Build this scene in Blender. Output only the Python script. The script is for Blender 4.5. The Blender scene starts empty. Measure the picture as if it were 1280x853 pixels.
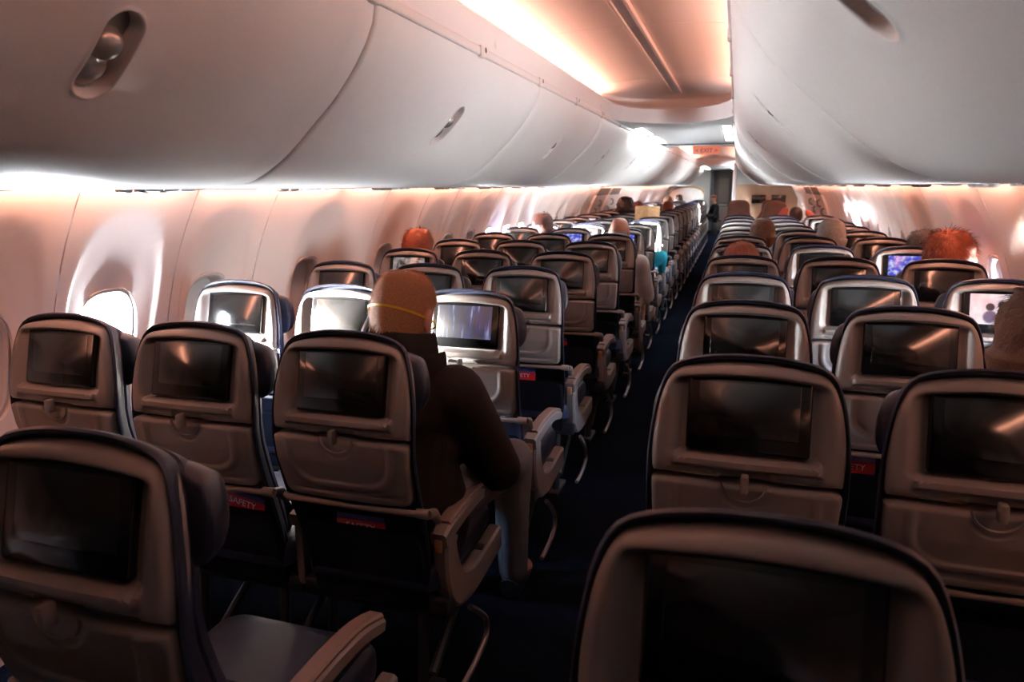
import bpy, bmesh, math, random
from mathutils import Vector, Matrix, noise as mnoise
random.seed(7)
SC = bpy.context.scene
COL = SC.collection
# ------------------------------------------------------------------ camera
CAM = (0.4536, -0.7672, 1.502)
YAW, PIT, ROLL, FPX = -0.3063, -0.2168, -0.0069, 872.8
d = Vector((math.sin(YAW)*math.cos(PIT), math.cos(YAW)*math.cos(PIT), math.sin(PIT)))
r = Vector((math.cos(YAW), -math.sin(YAW), 0)); u = r.cross(d)
r2 = math.cos(ROLL)*r + math.sin(ROLL)*u
u2 = -math.sin(ROLL)*r + math.cos(ROLL)*u
cd = bpy.data.cameras.new('camera'); cam = bpy.data.objects.new('camera', cd); COL.objects.link(cam)
cam.matrix_world = Matrix(((r2.x, u2.x, -d.x, CAM[0]), (r2.y, u2.y, -d.y, CAM[1]), (r2.z, u2.z, -d.z, CAM[2]), (0, 0, 0, 1)))
cd.sensor_width = 36; cd.lens = FPX/1280*36; cd.clip_start = 0.05; cd.clip_end = 200
cd.dof.use_dof = True; cd.dof.focus_distance = 2.3; cd.dof.aperture_fstop = 4.5
SC.camera = cam
# ------------------------------------------------------------------ world, sun, exposure
SKY_STRENGTH = 370.0
w = bpy.data.worlds.new('sky'); SC.world = w; w.use_nodes = True
nt = w.node_tree; nt.nodes.clear()
out = nt.nodes.new('ShaderNodeOutputWorld'); bg = nt.nodes.new('ShaderNodeBackground')
tc = nt.nodes.new('ShaderNodeTexCoord'); sp = nt.nodes.new('ShaderNodeSeparateXYZ'); rp = nt.nodes.new('ShaderNodeValToRGB')
mr = nt.nodes.new('ShaderNodeMapRange'); mr.inputs['From Min'].default_value = -1; mr.inputs['From Max'].default_value = 1
nt.links.new(tc.outputs['Generated'], sp.inputs[0]); nt.links.new(sp.outputs['Z'], mr.inputs['Value'])
nt.links.new(mr.outputs[0], rp.inputs[0])
rp.color_ramp.elements[0].position = 0.0; rp.color_ramp.elements[0].color = (.86, .93, 1, 1)      # cloud tops below
rp.color_ramp.elements[1].position = 1.0; rp.color_ramp.elements[1].color = (.05, .10, .22, 1)
e = rp.color_ramp.elements.new(.50); e.color = (.66, .66, .66, 1)
e = rp.color_ramp.elements.new(.62); e.color = (.24, .34, .50, 1)
nt.links.new(rp.outputs[0], bg.inputs[0]); bg.inputs[1].default_value = SKY_STRENGTH
nt.links.new(bg.outputs[0], out.inputs[0])
sl = bpy.data.lights.new('sun', 'SUN'); sl.energy = 1500.0; sl.angle = math.radians(12); sl.color = (1, .95, .88)
so = bpy.data.objects.new('sun', sl); COL.objects.link(so)
SUN_DIR = Vector((.92, .36, -.03))
so.rotation_euler = SUN_DIR.to_track_quat('-Z', 'Y').to_euler(); so.location = (-12, -5, 4)
COVE_POWER = 44.0
WASH_POWER = 66.0
SC.view_settings.view_transform = 'Standard'; SC.view_settings.look = 'None'
SC.view_settings.gamma = 1; SC.view_settings.use_curve_mapping = False
SC.view_settings.exposure = 0.0
SC.cycles.max_bounces = 8; SC.cycles.diffuse_bounces = 5; SC.cycles.glossy_bounces = 3
SC.cycles.transparent_max_bounces = 6
SC.cycles.sample_clamp_indirect = 6.0
SC.cycles.use_denoising = True
SC.cycles.caustics_reflective = False; SC.cycles.caustics_refractive = False

# ------------------------------------------------------------------ materials
MATS = {}
def mat(name, col, rough=.5, metal=0, nscale=0, namt=0.0, bump=0, bscale=200, spec=.5, coat=0):
    if name in MATS: return MATS[name]
    m = bpy.data.materials.new(name); m.use_nodes = True; MATS[name] = m
    t = m.node_tree; b = t.nodes['Principled BSDF']
    b.inputs['Base Color'].default_value = (*col, 1); b.inputs['Roughness'].default_value = rough
    b.inputs['Metallic'].default_value = metal; b.inputs['Specular IOR Level'].default_value = spec
    b.inputs['Coat Weight'].default_value = coat
    if nscale or bump:
        co = t.nodes.new('ShaderNodeTexCoord')
    if nscale:
        n = t.nodes.new('ShaderNodeTexNoise'); n.inputs['Scale'].default_value = nscale; n.inputs['Detail'].default_value = 4
        t.links.new(co.outputs['Object'], n.inputs['Vector'])
        rr = t.nodes.new('ShaderNodeValToRGB')
        rr.color_ramp.elements[0].position = .3; rr.color_ramp.elements[1].position = .7
        rr.color_ramp.elements[0].color = (*[c*(1-namt) for c in col], 1)
        rr.color_ramp.elements[1].color = (*[min(1, c*(1+namt)) for c in col], 1)
        t.links.new(n.outputs['Fac'], rr.inputs[0]); t.links.new(rr.outputs[0], b.inputs['Base Color'])
    if bump:
        n2 = t.nodes.new('ShaderNodeTexNoise'); n2.inputs['Scale'].default_value = bscale; n2.inputs['Detail'].default_value = 3
        t.links.new(co.outputs['Object'], n2.inputs['Vector'])
        bp = t.nodes.new('ShaderNodeBump'); bp.inputs['Strength'].default_value = bump; bp.inputs['Distance'].default_value = .002
        t.links.new(n2.outputs['Fac'], bp.inputs['Height']); t.links.new(bp.outputs[0], b.inputs['Normal'])
    return m
def emat(name, col, strength):
    if name in MATS: return MATS[name]
    m = bpy.data.materials.new(name); m.use_nodes = True; MATS[name] = m
    b = m.node_tree.nodes['Principled BSDF']
    b.inputs['Base Color'].default_value = (.1, .1, .1, 1)
    b.inputs['Emission Color'].default_value = (*col, 1); b.inputs['Emission Strength'].default_value = strength
    return m
def glass_mat():
    if 'pane_glass' in MATS: return MATS['pane_glass']
    m = bpy.data.materials.new('pane_glass'); m.use_nodes = True; MATS['pane_glass'] = m
    t = m.node_tree; t.nodes.clear()
    o = t.nodes.new('ShaderNodeOutputMaterial'); mx = t.nodes.new('ShaderNodeMixShader')
    tr = t.nodes.new('ShaderNodeBsdfTransparent'); gl = t.nodes.new('ShaderNodeBsdfGlossy'); fr = t.nodes.new('ShaderNodeFresnel')
    fr.inputs['IOR'].default_value = 1.2; tr.inputs[0].default_value = (.96, .98, .98, 1); gl.inputs['Roughness'].default_value = .02
    t.links.new(fr.outputs[0], mx.inputs[0]); t.links.new(tr.outputs[0], mx.inputs[1]); t.links.new(gl.outputs[0], mx.inputs[2])
    t.links.new(mx.outputs[0], o.inputs[0]); return m
def video_mat(name, kind):
    """a lit seat screen showing a blurry moving picture, or a painted reflection"""
    if name in MATS: return MATS[name]
    m = bpy.data.materials.new(name); m.use_nodes = True; MATS[name] = m
    t = m.node_tree; b = t.nodes['Principled BSDF']
    b.inputs['Base Color'].default_value = (.01, .01, .01, 1); b.inputs['Roughness'].default_value = .25
    co = t.nodes.new('ShaderNodeTexCoord'); mp = t.nodes.new('ShaderNodeMapping')
    t.links.new(co.outputs['Object'], mp.inputs[0])
    n = t.nodes.new('ShaderNodeTexNoise'); t.links.new(mp.outputs[0], n.inputs['Vector']); n.inputs['Detail'].default_value = 3
    rr = t.nodes.new('ShaderNodeValToRGB'); t.links.new(n.outputs['Fac'], rr.inputs[0])
    el = rr.color_ramp.elements
    if kind == 'reflection':  # stands for a blue reflection, painted as glowing stripes
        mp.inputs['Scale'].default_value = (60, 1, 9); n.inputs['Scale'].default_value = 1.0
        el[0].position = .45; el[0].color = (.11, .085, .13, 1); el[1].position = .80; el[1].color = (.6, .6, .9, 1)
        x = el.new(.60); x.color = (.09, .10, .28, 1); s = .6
    elif kind == 'bright':
        mp.inputs['Scale'].default_value = (14, 1, 14); n.inputs['Scale'].default_value = 1.0
        el[0].position = .35; el[0].color = (.95, .55, .62, 1); el[1].position = .6; el[1].color = (1, .92, .95, 1); s = .95
    elif kind == 'blue':
        mp.inputs['Scale'].default_value = (30, 1, 40); n.inputs['Scale'].default_value = 1.0
        el[0].position = .45; el[0].color = (.03, .05, .6, 1); el[1].position = .7; el[1].color = (.7, .75, 1, 1); s = .9
    else:
        mp.inputs['Scale'].default_value = (22, 1, 22); n.inputs['Scale'].default_value = 1.0
        el[0].position = .4; el[0].color = (.04, .03, .04, 1); el[1].position = .7; el[1].color = (.9, .85, .8, 1); s = .6
    src = rr.outputs[0]
    if kind == 'bright':                                   # two dark-haired figures in front of a pale wall
        for px, pz, rad, c in ((-.035, .008, .016, (.05, .03, .04)), (-.034, -.030, .026, (.20, .12, .22)), (.005, .018, .016, (.04, .03, .04)), (.030, .022, .015, (.05, .03, .03)), (.034, -.020, .026, (.55, .40, .45))):
            vd = t.nodes.new('ShaderNodeVectorMath'); vd.operation = 'DISTANCE'; cb = t.nodes.new('ShaderNodeVectorMath'); cb.operation = 'MULTIPLY'
            cb.inputs[1].default_value = (1, 0, 1); t.links.new(co.outputs['Object'], cb.inputs[0]); t.links.new(cb.outputs[0], vd.inputs[0]); vd.inputs[1].default_value = (px, 0, pz)
            m1 = t.nodes.new('ShaderNodeMapRange'); m1.inputs['From Min'].default_value = rad*.8; m1.inputs['From Max'].default_value = rad*1.1; t.links.new(vd.outputs['Value'], m1.inputs['Value'])
            mx = t.nodes.new('ShaderNodeMixRGB'); t.links.new(m1.outputs[0], mx.inputs[0]); mx.inputs[1].default_value = (*c, 1); t.links.new(src, mx.inputs[2]); src = mx.outputs[0]
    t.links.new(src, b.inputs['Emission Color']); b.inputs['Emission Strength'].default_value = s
    return m

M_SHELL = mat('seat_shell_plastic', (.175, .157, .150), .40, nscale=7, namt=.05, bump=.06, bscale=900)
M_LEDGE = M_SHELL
M_NAVY = mat('navy_leather', (.009, .012, .029), .45, nscale=18, namt=.25, bump=.25, bscale=420, spec=.32)
M_HEAD = mat('navy_headrest_leather', (.010, .012, .026), .40, nscale=14, namt=.25, bump=.3, bscale=380)
M_BLACK = mat('black_plastic', (.008, .008, .009), .45, bump=.05)
M_BEZEL = mat('screen_bezel_black', (.003, .003, .0033), .16, spec=.35)
M_LCD = mat('screen_off_glass', (.007, .0065, .0065), .16, spec=.6, nscale=3, namt=.15)
M_FABRIC = mat('dark_pocket_fabric', (.006, .007, .011), .9, bump=.5, bscale=300, spec=.05)
M_ARM = mat('armrest_plastic', (.165, .138, .128), .40, nscale=6, namt=.06)
M_ARMCAP = mat('armrest_cap', (.17, .12, .105), .5, bump=.15, bscale=500)
M_METAL = mat('satin_metal', (.45, .43, .42), .32, .8)
M_CARPET = mat('navy_carpet', (.0035, .0045, .008), 1.0, nscale=60, namt=.5, bump=.9, bscale=700, spec=0)
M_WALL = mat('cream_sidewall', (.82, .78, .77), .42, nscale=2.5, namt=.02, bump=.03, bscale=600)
M_SHADE = mat('window_shade', (.60, .58, .57), .5, bump=.05, bscale=300)
M_FRAME = mat('window_frame', (.70, .66, .64), .4)
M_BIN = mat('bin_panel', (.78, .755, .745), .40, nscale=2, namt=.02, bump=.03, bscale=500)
M_RAIL = mat('bin_rail', (.72, .68, .67), .4)
M_LIP = mat('cove_lip', (.74, .70, .70), .4)
M_DOME = mat('ceiling_dome', (.70, .66, .65), .5, nscale=2, namt=.02)
M_CEIL = mat('ceiling_panel', (.78, .78, .78), .5, nscale=2, namt=.02)
M_DARKGAP = mat('dark_gap', (.01, .009, .009), .8)
M_HULL = mat('hull_liner', (.02, .02, .02), .9)
M_LATCHW = mat('latch_recess', (.20, .17, .155), .35)
M_PADDLE = mat('latch_paddle', (.46, .44, .42), .22, .55)
M_RED = mat('card_red', (.45, .012, .014), .35)
M_BLUE = mat('card_blue', (.05, .06, .22), .35)
M_WHITE = mat('card_white', (.75, .75, .75), .5)
M_TAN = mat('tan_panel', (.62, .47, .33), .55, nscale=4, namt=.06)
M_DOORGREY = mat('galley_door', (.15, .13, .12), .5, nscale=5, namt=.1)
M_COVE = emat('cove_led', (1.0, .42, .27), COVE_POWER)
M_WASH = emat('wash_led', (1.0, .40, .25), WASH_POWER)
M_LAMP = emat('ceiling_lamp', (1.0, .97, .93), 45.0)
M_EXIT = emat('exit_sign_face', (.85, .16, .07), .75)
M_READ = emat('reading_lamp', (1, .85, .6), 2.0)
M_GREEN = emat('green_led', (.1, 1, .15), 3.0)

# ------------------------------------------------------------------ helpers
def me(name, verts, faces, m=None, smooth=True, angle=40):
    x = bpy.data.meshes.new(name); x.from_pydata([tuple(v) for v in verts], [], faces); x.validate()
    if smooth:
        x.polygons.foreach_set('use_smooth', [True]*len(x.polygons)); x.set_sharp_from_angle(angle=math.radians(angle))
    if m: x.materials.append(m)
    x.update(); return x
def ob(name, mesh, parent=None, loc=None, rot=None):
    o = bpy.data.objects.new(name, mesh); COL.objects.link(o)
    if parent: o.parent = parent
    if loc: o.location = loc
    if rot: o.rotation_euler = rot
    return o
def tag(o, label=None, cat=None, group=None, kind=None):
    if label: o['label'] = label
    if cat: o['category'] = cat
    if group: o['group'] = group
    if kind: o['kind'] = kind
    return o
def thing(name, loc, label, cat, group=None, rz=0):
    o = bpy.data.objects.new(name, None); COL.objects.link(o); o.location = loc; o.rotation_euler = (0, 0, rz)
    o.empty_display_size = .1
    return tag(o, label, cat, group)
class MB:
    def __init__(s): s.v = []; s.f = []
    def add(s, v, f):
        n = len(s.v); s.v += [tuple(p) for p in v]; s.f += [tuple(i+n for i in q) for q in f]; return s
    def box(s, x0, x1, y0, y1, z0, z1, bev=0, seg=2, M=None):
        bm = bmesh.new(); bmesh.ops.create_cube(bm, size=1)
        for v in bm.verts: v.co = Vector(((x0+x1)/2+v.co.x*(x1-x0), (y0+y1)/2+v.co.y*(y1-y0), (z0+z1)/2+v.co.z*(z1-z0)))
        if bev: bmesh.ops.bevel(bm, geom=bm.edges[:], offset=bev, segments=seg, profile=.5, affect='EDGES')
        if M:
            for v in bm.verts: v.co = M @ v.co
        bm.verts.index_update()
        s.add([v.co[:] for v in bm.verts], [[v.index for v in f.verts] for f in bm.faces]); bm.free(); return s
    def rings(s, rings, closed=True, cap0=False, cap1=False):
        n = len(rings[0]); v = [p for q in rings for p in q]; f = []
        for i in range(len(rings)-1):
            for j in range(n if closed else n-1):
                k = (j+1) % n; f.append((i*n+j, i*n+k, (i+1)*n+k, (i+1)*n+j))
        if cap0: f.append(tuple(reversed(range(n))))
        if cap1: f.append(tuple((len(rings)-1)*n+j for j in range(n)))
        return s.add(v, f)
    def tube(s, pts, rad, n=10, caps=True):
        pts = [Vector(p) for p in pts]; rs = rad if isinstance(rad, (list, tuple)) else [rad]*len(pts); R = []
        up = None
        for i, p in enumerate(pts):
            t = (pts[min(i+1, len(pts)-1)]-pts[max(i-1, 0)]).normalized()
            if up is None: up = Vector((0, 0, 1)) if abs(t.z) < .9 else Vector((1, 0, 0))
            a = t.cross(up).normalized(); b = a.cross(t).normalized(); up = b
            R.append([p+rs[i]*(math.cos(2*math.pi*j/n)*a+math.sin(2*math.pi*j/n)*b) for j in range(n)])
        return s.rings(R, True, caps, caps)
    def sweep(s, path, secs):
        """path of (y,z) points with section rectangles (half width x0,x1, thickness) - rounded bar in the yz plane"""
        R = []
        P = [Vector((0, a, b)) for a, b in path]
        for i, p in enumerate(P):
            t = (P[min(i+1, len(P)-1)]-P[max(i-1, 0)]).normalized(); nrm = Vector((0, -t.z, t.y))
            x0, x1, th = secs[i] if isinstance(secs, list) else secs
            c = min(.008, th*.35, (x1-x0)*.3); h = th/2
            R.append([Vector((x, p.y, p.z))+nrm*q for x, q in ((x0+c, -h), (x1-c, -h), (x1, -h+c), (x1, h-c), (x1-c, h), (x0+c, h), (x0, h-c), (x0, -h+c))])
        return s.rings(R, True, True, True)
    def mesh(s, name, m, smooth=True, angle=40): return me(name, s.v, s.f, m, smooth, angle)
def catmull(pts, n=6):
    o = []
    P = [pts[0]]+list(pts)+[pts[-1]]
    for i in range(1, len(P)-2):
        for k in range(n):
            t = k/n
            o.append(tuple(.5*((2*P[i][a])+(-P[i-1][a]+P[i+1][a])*t+(2*P[i-1][a]-5*P[i][a]+4*P[i+1][a]-P[i+2][a])*t*t+(-P[i-1][a]+3*P[i][a]-3*P[i+1][a]+P[i+2][a])*t**3) for a in range(len(P[0]))))
    o.append(tuple(pts[-1])); return o
def lerp(x, tab):
    if x <= tab[0][0]: return tab[0][1]
    for (a, b), (c, e) in zip(tab, tab[1:]):
        if x <= c: return b+(e-b)*(x-a)/(c-a)
    return tab[-1][1]
def sm(a, b, x):
    t = max(0, min(1, (x-a)/(b-a))); return t*t*(3-2*t)
def text_mesh(txt, size, m, name='lettering', depth=.0004):
    cu = bpy.data.curves.new(name, 'FONT'); cu.body = txt; cu.size = size; cu.align_x = 'CENTER'; cu.align_y = 'CENTER'; cu.extrude = depth; cu.resolution_u = 2
    o = bpy.data.objects.new(name, cu); COL.objects.link(o)
    dg = bpy.context.evaluated_depsgraph_get(); x = bpy.data.meshes.new_from_object(o.evaluated_get(dg))
    bpy.data.objects.remove(o); x.name = name; x.materials.clear(); x.materials.append(m); return x
ORD = ['nearest', 'second', 'third', 'fourth', 'fifth', 'sixth', 'seventh', 'eighth', 'ninth', 'tenth', 'eleventh', 'twelfth', 'thirteenth', 'fourteenth', 'fifteenth', 'sixteenth', 'seventeenth', 'eighteenth', 'nineteenth', 'twentieth', 'twenty-first', 'twenty-second', 'twenty-third', 'twenty-fourth', 'twenty-fifth', 'twenty-sixth', 'twenty-seventh', 'twenty-eighth']

# ================================================================== SETTING
Y0, Y1 = -2.6, 24.6
XC = -.015
def wx(z): return math.sqrt(1.79**2-(z-.55)**2)
LEFT_END, RIGHT_END = 21.7, 15.0
# floor
tag(ob('floor', MB().box(-1.82, 1.82, Y0, Y1+1.5, -.05, 0).mesh('floor', M_CARPET, False)), 'dark navy carpet down the aisle and under the seats', kind='structure')
# hull above the side panels (keeps daylight out), back wall and front wall
hv = []
for k in range(25):
    a = math.radians(29+k*(122/24)); hv.append((1.84*math.cos(a), .62+1.84*math.sin(a)))
R = [[(x, y, z) for x, z in hv] for y in (Y0, Y1+1.6)]
tag(ob('ceiling', MB().rings(R, False).mesh('ceiling', M_HULL)), 'curved cabin roof shell above the bins', kind='structure')
tag(ob('wall_back', MB().box(-1.85, 1.85, Y0-.05, Y0, 0, 2.5).mesh('wall_back', mat('added_dark_wall', (.012, .012, .016), .9))), 'added dark wall behind the camera', kind='structure')  # invented wall, dark so the near screens reflect black
tag(ob('wall_cap', MB().box(-1.85, 1.85, Y1+1.55, Y1+1.6, 0, 2.5).mesh('wall_cap', M_DOORGREY)), 'added cap wall beyond the far doorway', kind='structure')  # added to stop sky light leaking in at the far end
tag(ob('wall_front', MB().box(-1.85, -.42, Y1, Y1+.06, 0, 2.5).box(.44, 1.85, Y1, Y1+.06, 0, 2.5).box(-.42, .44, Y1, Y1+.06, 2.03, 2.5).mesh('wall_front', M_CEIL)), 'pale front wall around the galley doorway', kind='structure')

# ---- side walls: one sculpted panel per window
WIN = [-1.84, -1.33, -.81, -.30, .21, .72, 1.22, 1.745, 2.50, 3.40, 3.96]+[4.475+.508*k for k in range(36)]
BND = [-2.1, -1.585, -1.07, -.555, -.045, .465, .97, 1.49, 2.0, 3.09, 3.70, 4.22]+[4.729+.508*k for k in range(36)]
MAJOR = {.465, 1.49, 3.09, 4.22}
ZB, ZT = .45, 1.56
def scallop(y, z):
    v = (z-1.10)/(.335 if z > 1.10 else .50); n = math.sqrt((y/.205)**2+v*v)
    return .011*min(1, (1-n)*14)+.054*min(1, (1-n)*1.15)**1.3 if n < 1 else 0
def wall_cell(y0, y1, yc, s):
    """star grid from the window hole out to the cell border; the scallop pushes the wall outward round the window"""
    g = .003
    a0, a1, b0, b1 = y0+g-yc, y1-g-yc, ZB, ZT
    zc = .945
    angs = [2*math.pi*k/56 for k in range(56)]+[math.atan2(b-zc, a) % (2*math.pi) for a in (a0, a1) for b in (b0, b1)]
    angs = sorted(set(round(a, 6) for a in angs))
    rings = []
    for k in range(-1, 16):
        row = []
        for a in angs:
            c, q = math.cos(a), math.sin(a)
            # hole boundary (superellipse)
            rh = 1/((abs(c)/.135)**3+(abs(q)/.195)**3)**(1/3)
            rr = min((a1 if c > 0 else a0)/c if abs(c) > 1e-6 else 9, ((b1 if q > 0 else b0)-zc)/q if abs(q) > 1e-6 else 9)
            t = max(0, k/15); rad = rh+(rr-rh)*t
            y, z = c*rad, zc+q*rad
            e = scallop(y, z)
            if k == -1: e += .012
            row.append((s*(wx(z)+e), yc+y, z))
        rings.append(row)
    # fold the outer edge outward
    rings.append([(p[0]+s*.012, p[1], p[2]) for p in rings[-1]])
    m = MB(); m.rings(rings)
    f = m.f
    return me('sidewall_panel', m.v, f if s > 0 else [tuple(reversed(q)) for q in f], M_WALL, True, 50)
def oval(hw, hh, n=40, p=3):
    o = []
    for k in range(n):
        a = 2*math.pi*k/n; c, q = math.cos(a), math.sin(a); rr = 1/((abs(c)/hw)**p+(abs(q)/hh)**p)**(1/p); o.append((rr*c, rr*q))
    return o
OPEN_L = {1.22, 5.491, 5.999, 6.507, 14.635, 15.143, 17.175, 17.683, 19.207, 19.715}
OPEN_R = {1.745, 3.40, 6.507, 7.523, 8.031, 13.111, 13.619}
win_no = 0
def side(s, name, end, opened):
    global win_no
    root = bpy.data.objects.new(name, None); COL.objects.link(root)
    tag(root, 'cream sculpted sidewall panels on the %s of the cabin' % name.split('_')[1], kind='structure')
    ob('dado_panel', MB().rings([[(s*(wx(z)+.02), y, z) for z in (0, .1, .2, .3, .4, .47)] for y in (Y0, Y1+1.6)], False).mesh('dado', M_WALL), root)
    cache = {}
    for i, yc in enumerate(WIN):
        if i+1 >= len(BND) or BND[i] > end: break
        y0, y1 = BND[i], BND[i+1]
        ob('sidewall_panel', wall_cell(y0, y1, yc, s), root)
        # seam strip behind the joint at y1
        ob('seam_strip', MB().rings([[(s*(wx(z)+.014), y, z) for z in (ZB, .7, .95, 1.2, 1.4, ZT)] for y in (y1-.02, y1+.02)], False).mesh('seam', M_FRAME), root)
        win_no += 1
        is_open = round(yc, 3) in opened
        zc = .945; sl_ = -(zc-.55)/wx(zc)                     # slope dx/dz at the window
        def P(y, z, e): return (s*(wx(z)+e), yc+y, z)
        R = []
        for grow, e in ((.002, .036), (.004, .046), (-.010, .040), (-.018, .046), (-.022, .066 if is_open else .10)):
            R.append([P(a, zc+b, e) for a, b in oval(.138+grow, .198+grow)])
        for grow, de in ((.0, .05), (.05, .035), (.10, .008)): R.append([P(a, zc+b, scallop(a, zc+b)+de) for a, b in oval(.138+grow, .198+grow)])
        wn = tag(ob('window_%d' % win_no, MB().rings(R).mesh('window_frame', M_FRAME)), '%s window on the %s sidewall beside row %d' % ('open bright' if is_open else 'shaded', name.split('_')[1], max(1, round(yc/.787)+1)), kind='structure')
        ov = oval(.116, .176)
        if is_open:
            R = [[P(a*k, zc+b*k, .062) for a, b in ov] for k in (1, .5)]
            ob('pane', MB().rings(R, cap1=True).mesh('pane', glass_mat()), wn)
            ll = bpy.data.lights.new('portal', 'AREA'); ll.shape = 'RECTANGLE'; ll.size = .24; ll.size_y = .36; ll.cycles.is_portal = True
            lo = bpy.data.objects.new('portal', ll); COL.objects.link(lo); lo.location = P(0, zc, .07)
            lo.rotation_euler = Vector((-s, 0, 0)).to_track_quat('-Z', 'Z').to_euler()
            R = [[P(a, zc+b, .06) for a, b in oval(.116, .176) if b > .14]]
        else:
            R = [[P(a*k, zc+b*k, .098) for a, b in oval(.124, .184)] for k in (1, .6, .2)]
            sh = ob('window_shade', MB().rings(R, cap1=True).mesh('shade', M_SHADE), wn)
            ob('shade_grip', MB().box(-.004, .004, -.045, .045, -.006, .006, .003).mesh('grip', M_SHADE), sh, P(0, zc-.13, .094))
    # fill wall ahead of the last cell and behind the first one
    for a, b in ((Y0, BND[0]), (min(end, BND[min(len(WIN), len(BND)-1)]), Y1+1.6)):
        if b-a > .02: ob('sidewall_panel', MB().rings([[(s*(wx(z)+.013), y, z) for z in [ZB+k*(ZT-ZB)/10 for k in range(11)]] for y in (a, b)], False).mesh('panel', M_WALL), root)
    # sealing flange above the light slot
    ob('slot_backing', MB().rings([[(s*1.44, y, 1.555), (s*1.60, y, 1.562)] for y in (Y0, Y1+1.6)], False).mesh('slot', M_LIP), root)
    # sidewall wash light: LED segments between the panel ribs
    return root
side(-1, 'wall_left', LEFT_END, OPEN_L)
side(1, 'wall_right', RIGHT_END, OPEN_R)
gaps = [-.045, .465, 1.47, 2.55, 3.10, 4.22]+[4.22+1.016*k for k in range(1, 20)]
for s, nm, end in ((-1, 'left', LEFT_END), (1, 'right', RIGHT_END)):
    b = MB()
    for a, c in zip(gaps, gaps[1:]):
        if c < end: b.box(s*1.470-.008, s*1.470+.008, a+.045, c-.045, 1.516, 1.524)
    tag(ob('trim_wash_light_%s' % nm, b.mesh('wash', M_WASH, False)), 'warm wash light strip along the top of the %s sidewall' % nm, kind='structure')

# ---- overhead bins
PROF = [(.425, 1.958), (.440, 1.894), (.491, 1.81), (.555, 1.733), (.62, 1.673), (.702, 1.60), (.772, 1.553), (.837, 1.522), (.91, 1.509), (1.02, 1.505)]
PC = catmull(PROF, 8)
_s = [0]
for a, b in zip(PC, PC[1:]): _s.append(_s[-1]+math.hypot(b[0]-a[0], b[1]-a[1]))
SL = _s[-1]
def prof(sv):
    sv = max(0, min(SL, sv))
    for i in range(len(_s)-1):
        if sv <= _s[i+1]:
            t = (sv-_s[i])/(_s[i+1]-_s[i]); a, b = PC[i], PC[i+1]
            tx, tz = b[0]-a[0], b[1]-a[1]; l = math.hypot(tx, tz)
            return a[0]+tx*t, a[1]+tz*t, tz/l, -tx/l            # point + outward (into the bin) normal is (-nz..)
BP = 1.575
LS, LW, LH = .278, .036, .088                                  # latch centre along the profile, half width, half length
def stadium(dy, ds):
    q = max(0, abs(ds)-(LH-LW)); return math.hypot(dy, q)-LW
def bin_mesh(s, off=0):
    half = BP/2-.004
    ys = [-half, -half+.004, -half+.012]+[-half+.012+k*(half-.012-.05)/8 for k in range(1, 9)]+[-.05+k*.1/40 for k in range(1, 40)]
    ys += [-y for y in reversed(ys[:11])]
    ys = sorted(set(round(y+(off*(1-abs(y)/half)), 5) for y in ys))
    ss = [0, .004, .05, .1, .15, .17]+[.17+k*.23/70 for k in range(1, 71)]+[.40+k*(SL-.40)/16 for k in range(1, 17)]
    R = []
    for y in ys:
        row = []
        ed = half-abs(y)
        for sv in ss:
            x, z, nx, nz = prof(sv)
            dp = 0
            dd = stadium(y-off, sv-LS)
            dp += .026*sm(.003, -.006, dd)
            if .0 < dd < .010: dp -= .0025*math.sin(math.pi*dd/.010)
            if ed < .011: dp += .010*(1-ed/.011)**2
            row.append((s*(x-nx*dp*1.0), y, z-nz*dp))
        R.append(row)
    # fold back at both ends
    R = [[(p[0]+s*.03*0-s*prof(sv)[2]*.03, p[1], p[2]-prof(sv)[3]*.03) for p, sv in zip(R[0], ss)]]+R+[[(p[0]-s*prof(sv)[2]*.03, p[1], p[2]-prof(sv)[3]*.03) for p, sv in zip(R[-1], ss)]]
    m = MB(); m.rings(R, False)
    return me('bin_door', m.v, m.f if s < 0 else [tuple(reversed(q)) for q in m.f], M_BIN, True, 60)
def paddle_mesh(s):
    m = MB()
    for c0, hl, hgt, wd in ((LS-.012, .034, .030, .033), (LS+.046, .036, .021, .032)):
        R = []
        for i in range(9):
            k = i/8; ring = []
            for j in range(20):
                a = 2*math.pi*j/20; dy = wd*k*math.cos(a); ds = hl*k*math.sin(a)
                x, z, nx, nz = prof(c0+ds); dp = .027-hgt*math.sqrt(max(0, 1-k*k))
                ring.append((s*(x-nx*dp), dy, z-nz*dp))
            R.append(ring)
        m.rings(R[1:], True, True)
    return m.mesh('latch_paddle', M_PADDLE)
BINM = {s: bin_mesh(s) for s in (-1, 1)}; BIN_NEAR = bin_mesh(-1, .074); PADM = {s: paddle_mesh(s) for s in (-1, 1)}
def recess_floor(s):
    m = MB(); R = []
    for kk in (1.0, .5):
        ring = []
        for j in range(36):
            a = 2*math.pi*j/36; q = LH-LW
            dy = LW*1.02*kk*math.cos(a); ds = (LW*math.sin(a)+(q if math.sin(a) >= 0 else -q))*1.02*kk
            x, z, nx, nz = prof(LS+ds); ring.append((s*(x-nx*.0245), dy, z-nz*.0245))
        R.append(ring)
    return m.rings(R, True, False, True).mesh('latch_recess', M_LATCHW)
RECM = {s: recess_floor(s) for s in (-1, 1)}
def strike(s):
    return MB().box(-.003, .003, -.005, .005, -.004, .004, .002).mesh('latch_rivet', M_METAL)
RIV = strike(1)
DIV = MB()
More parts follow.
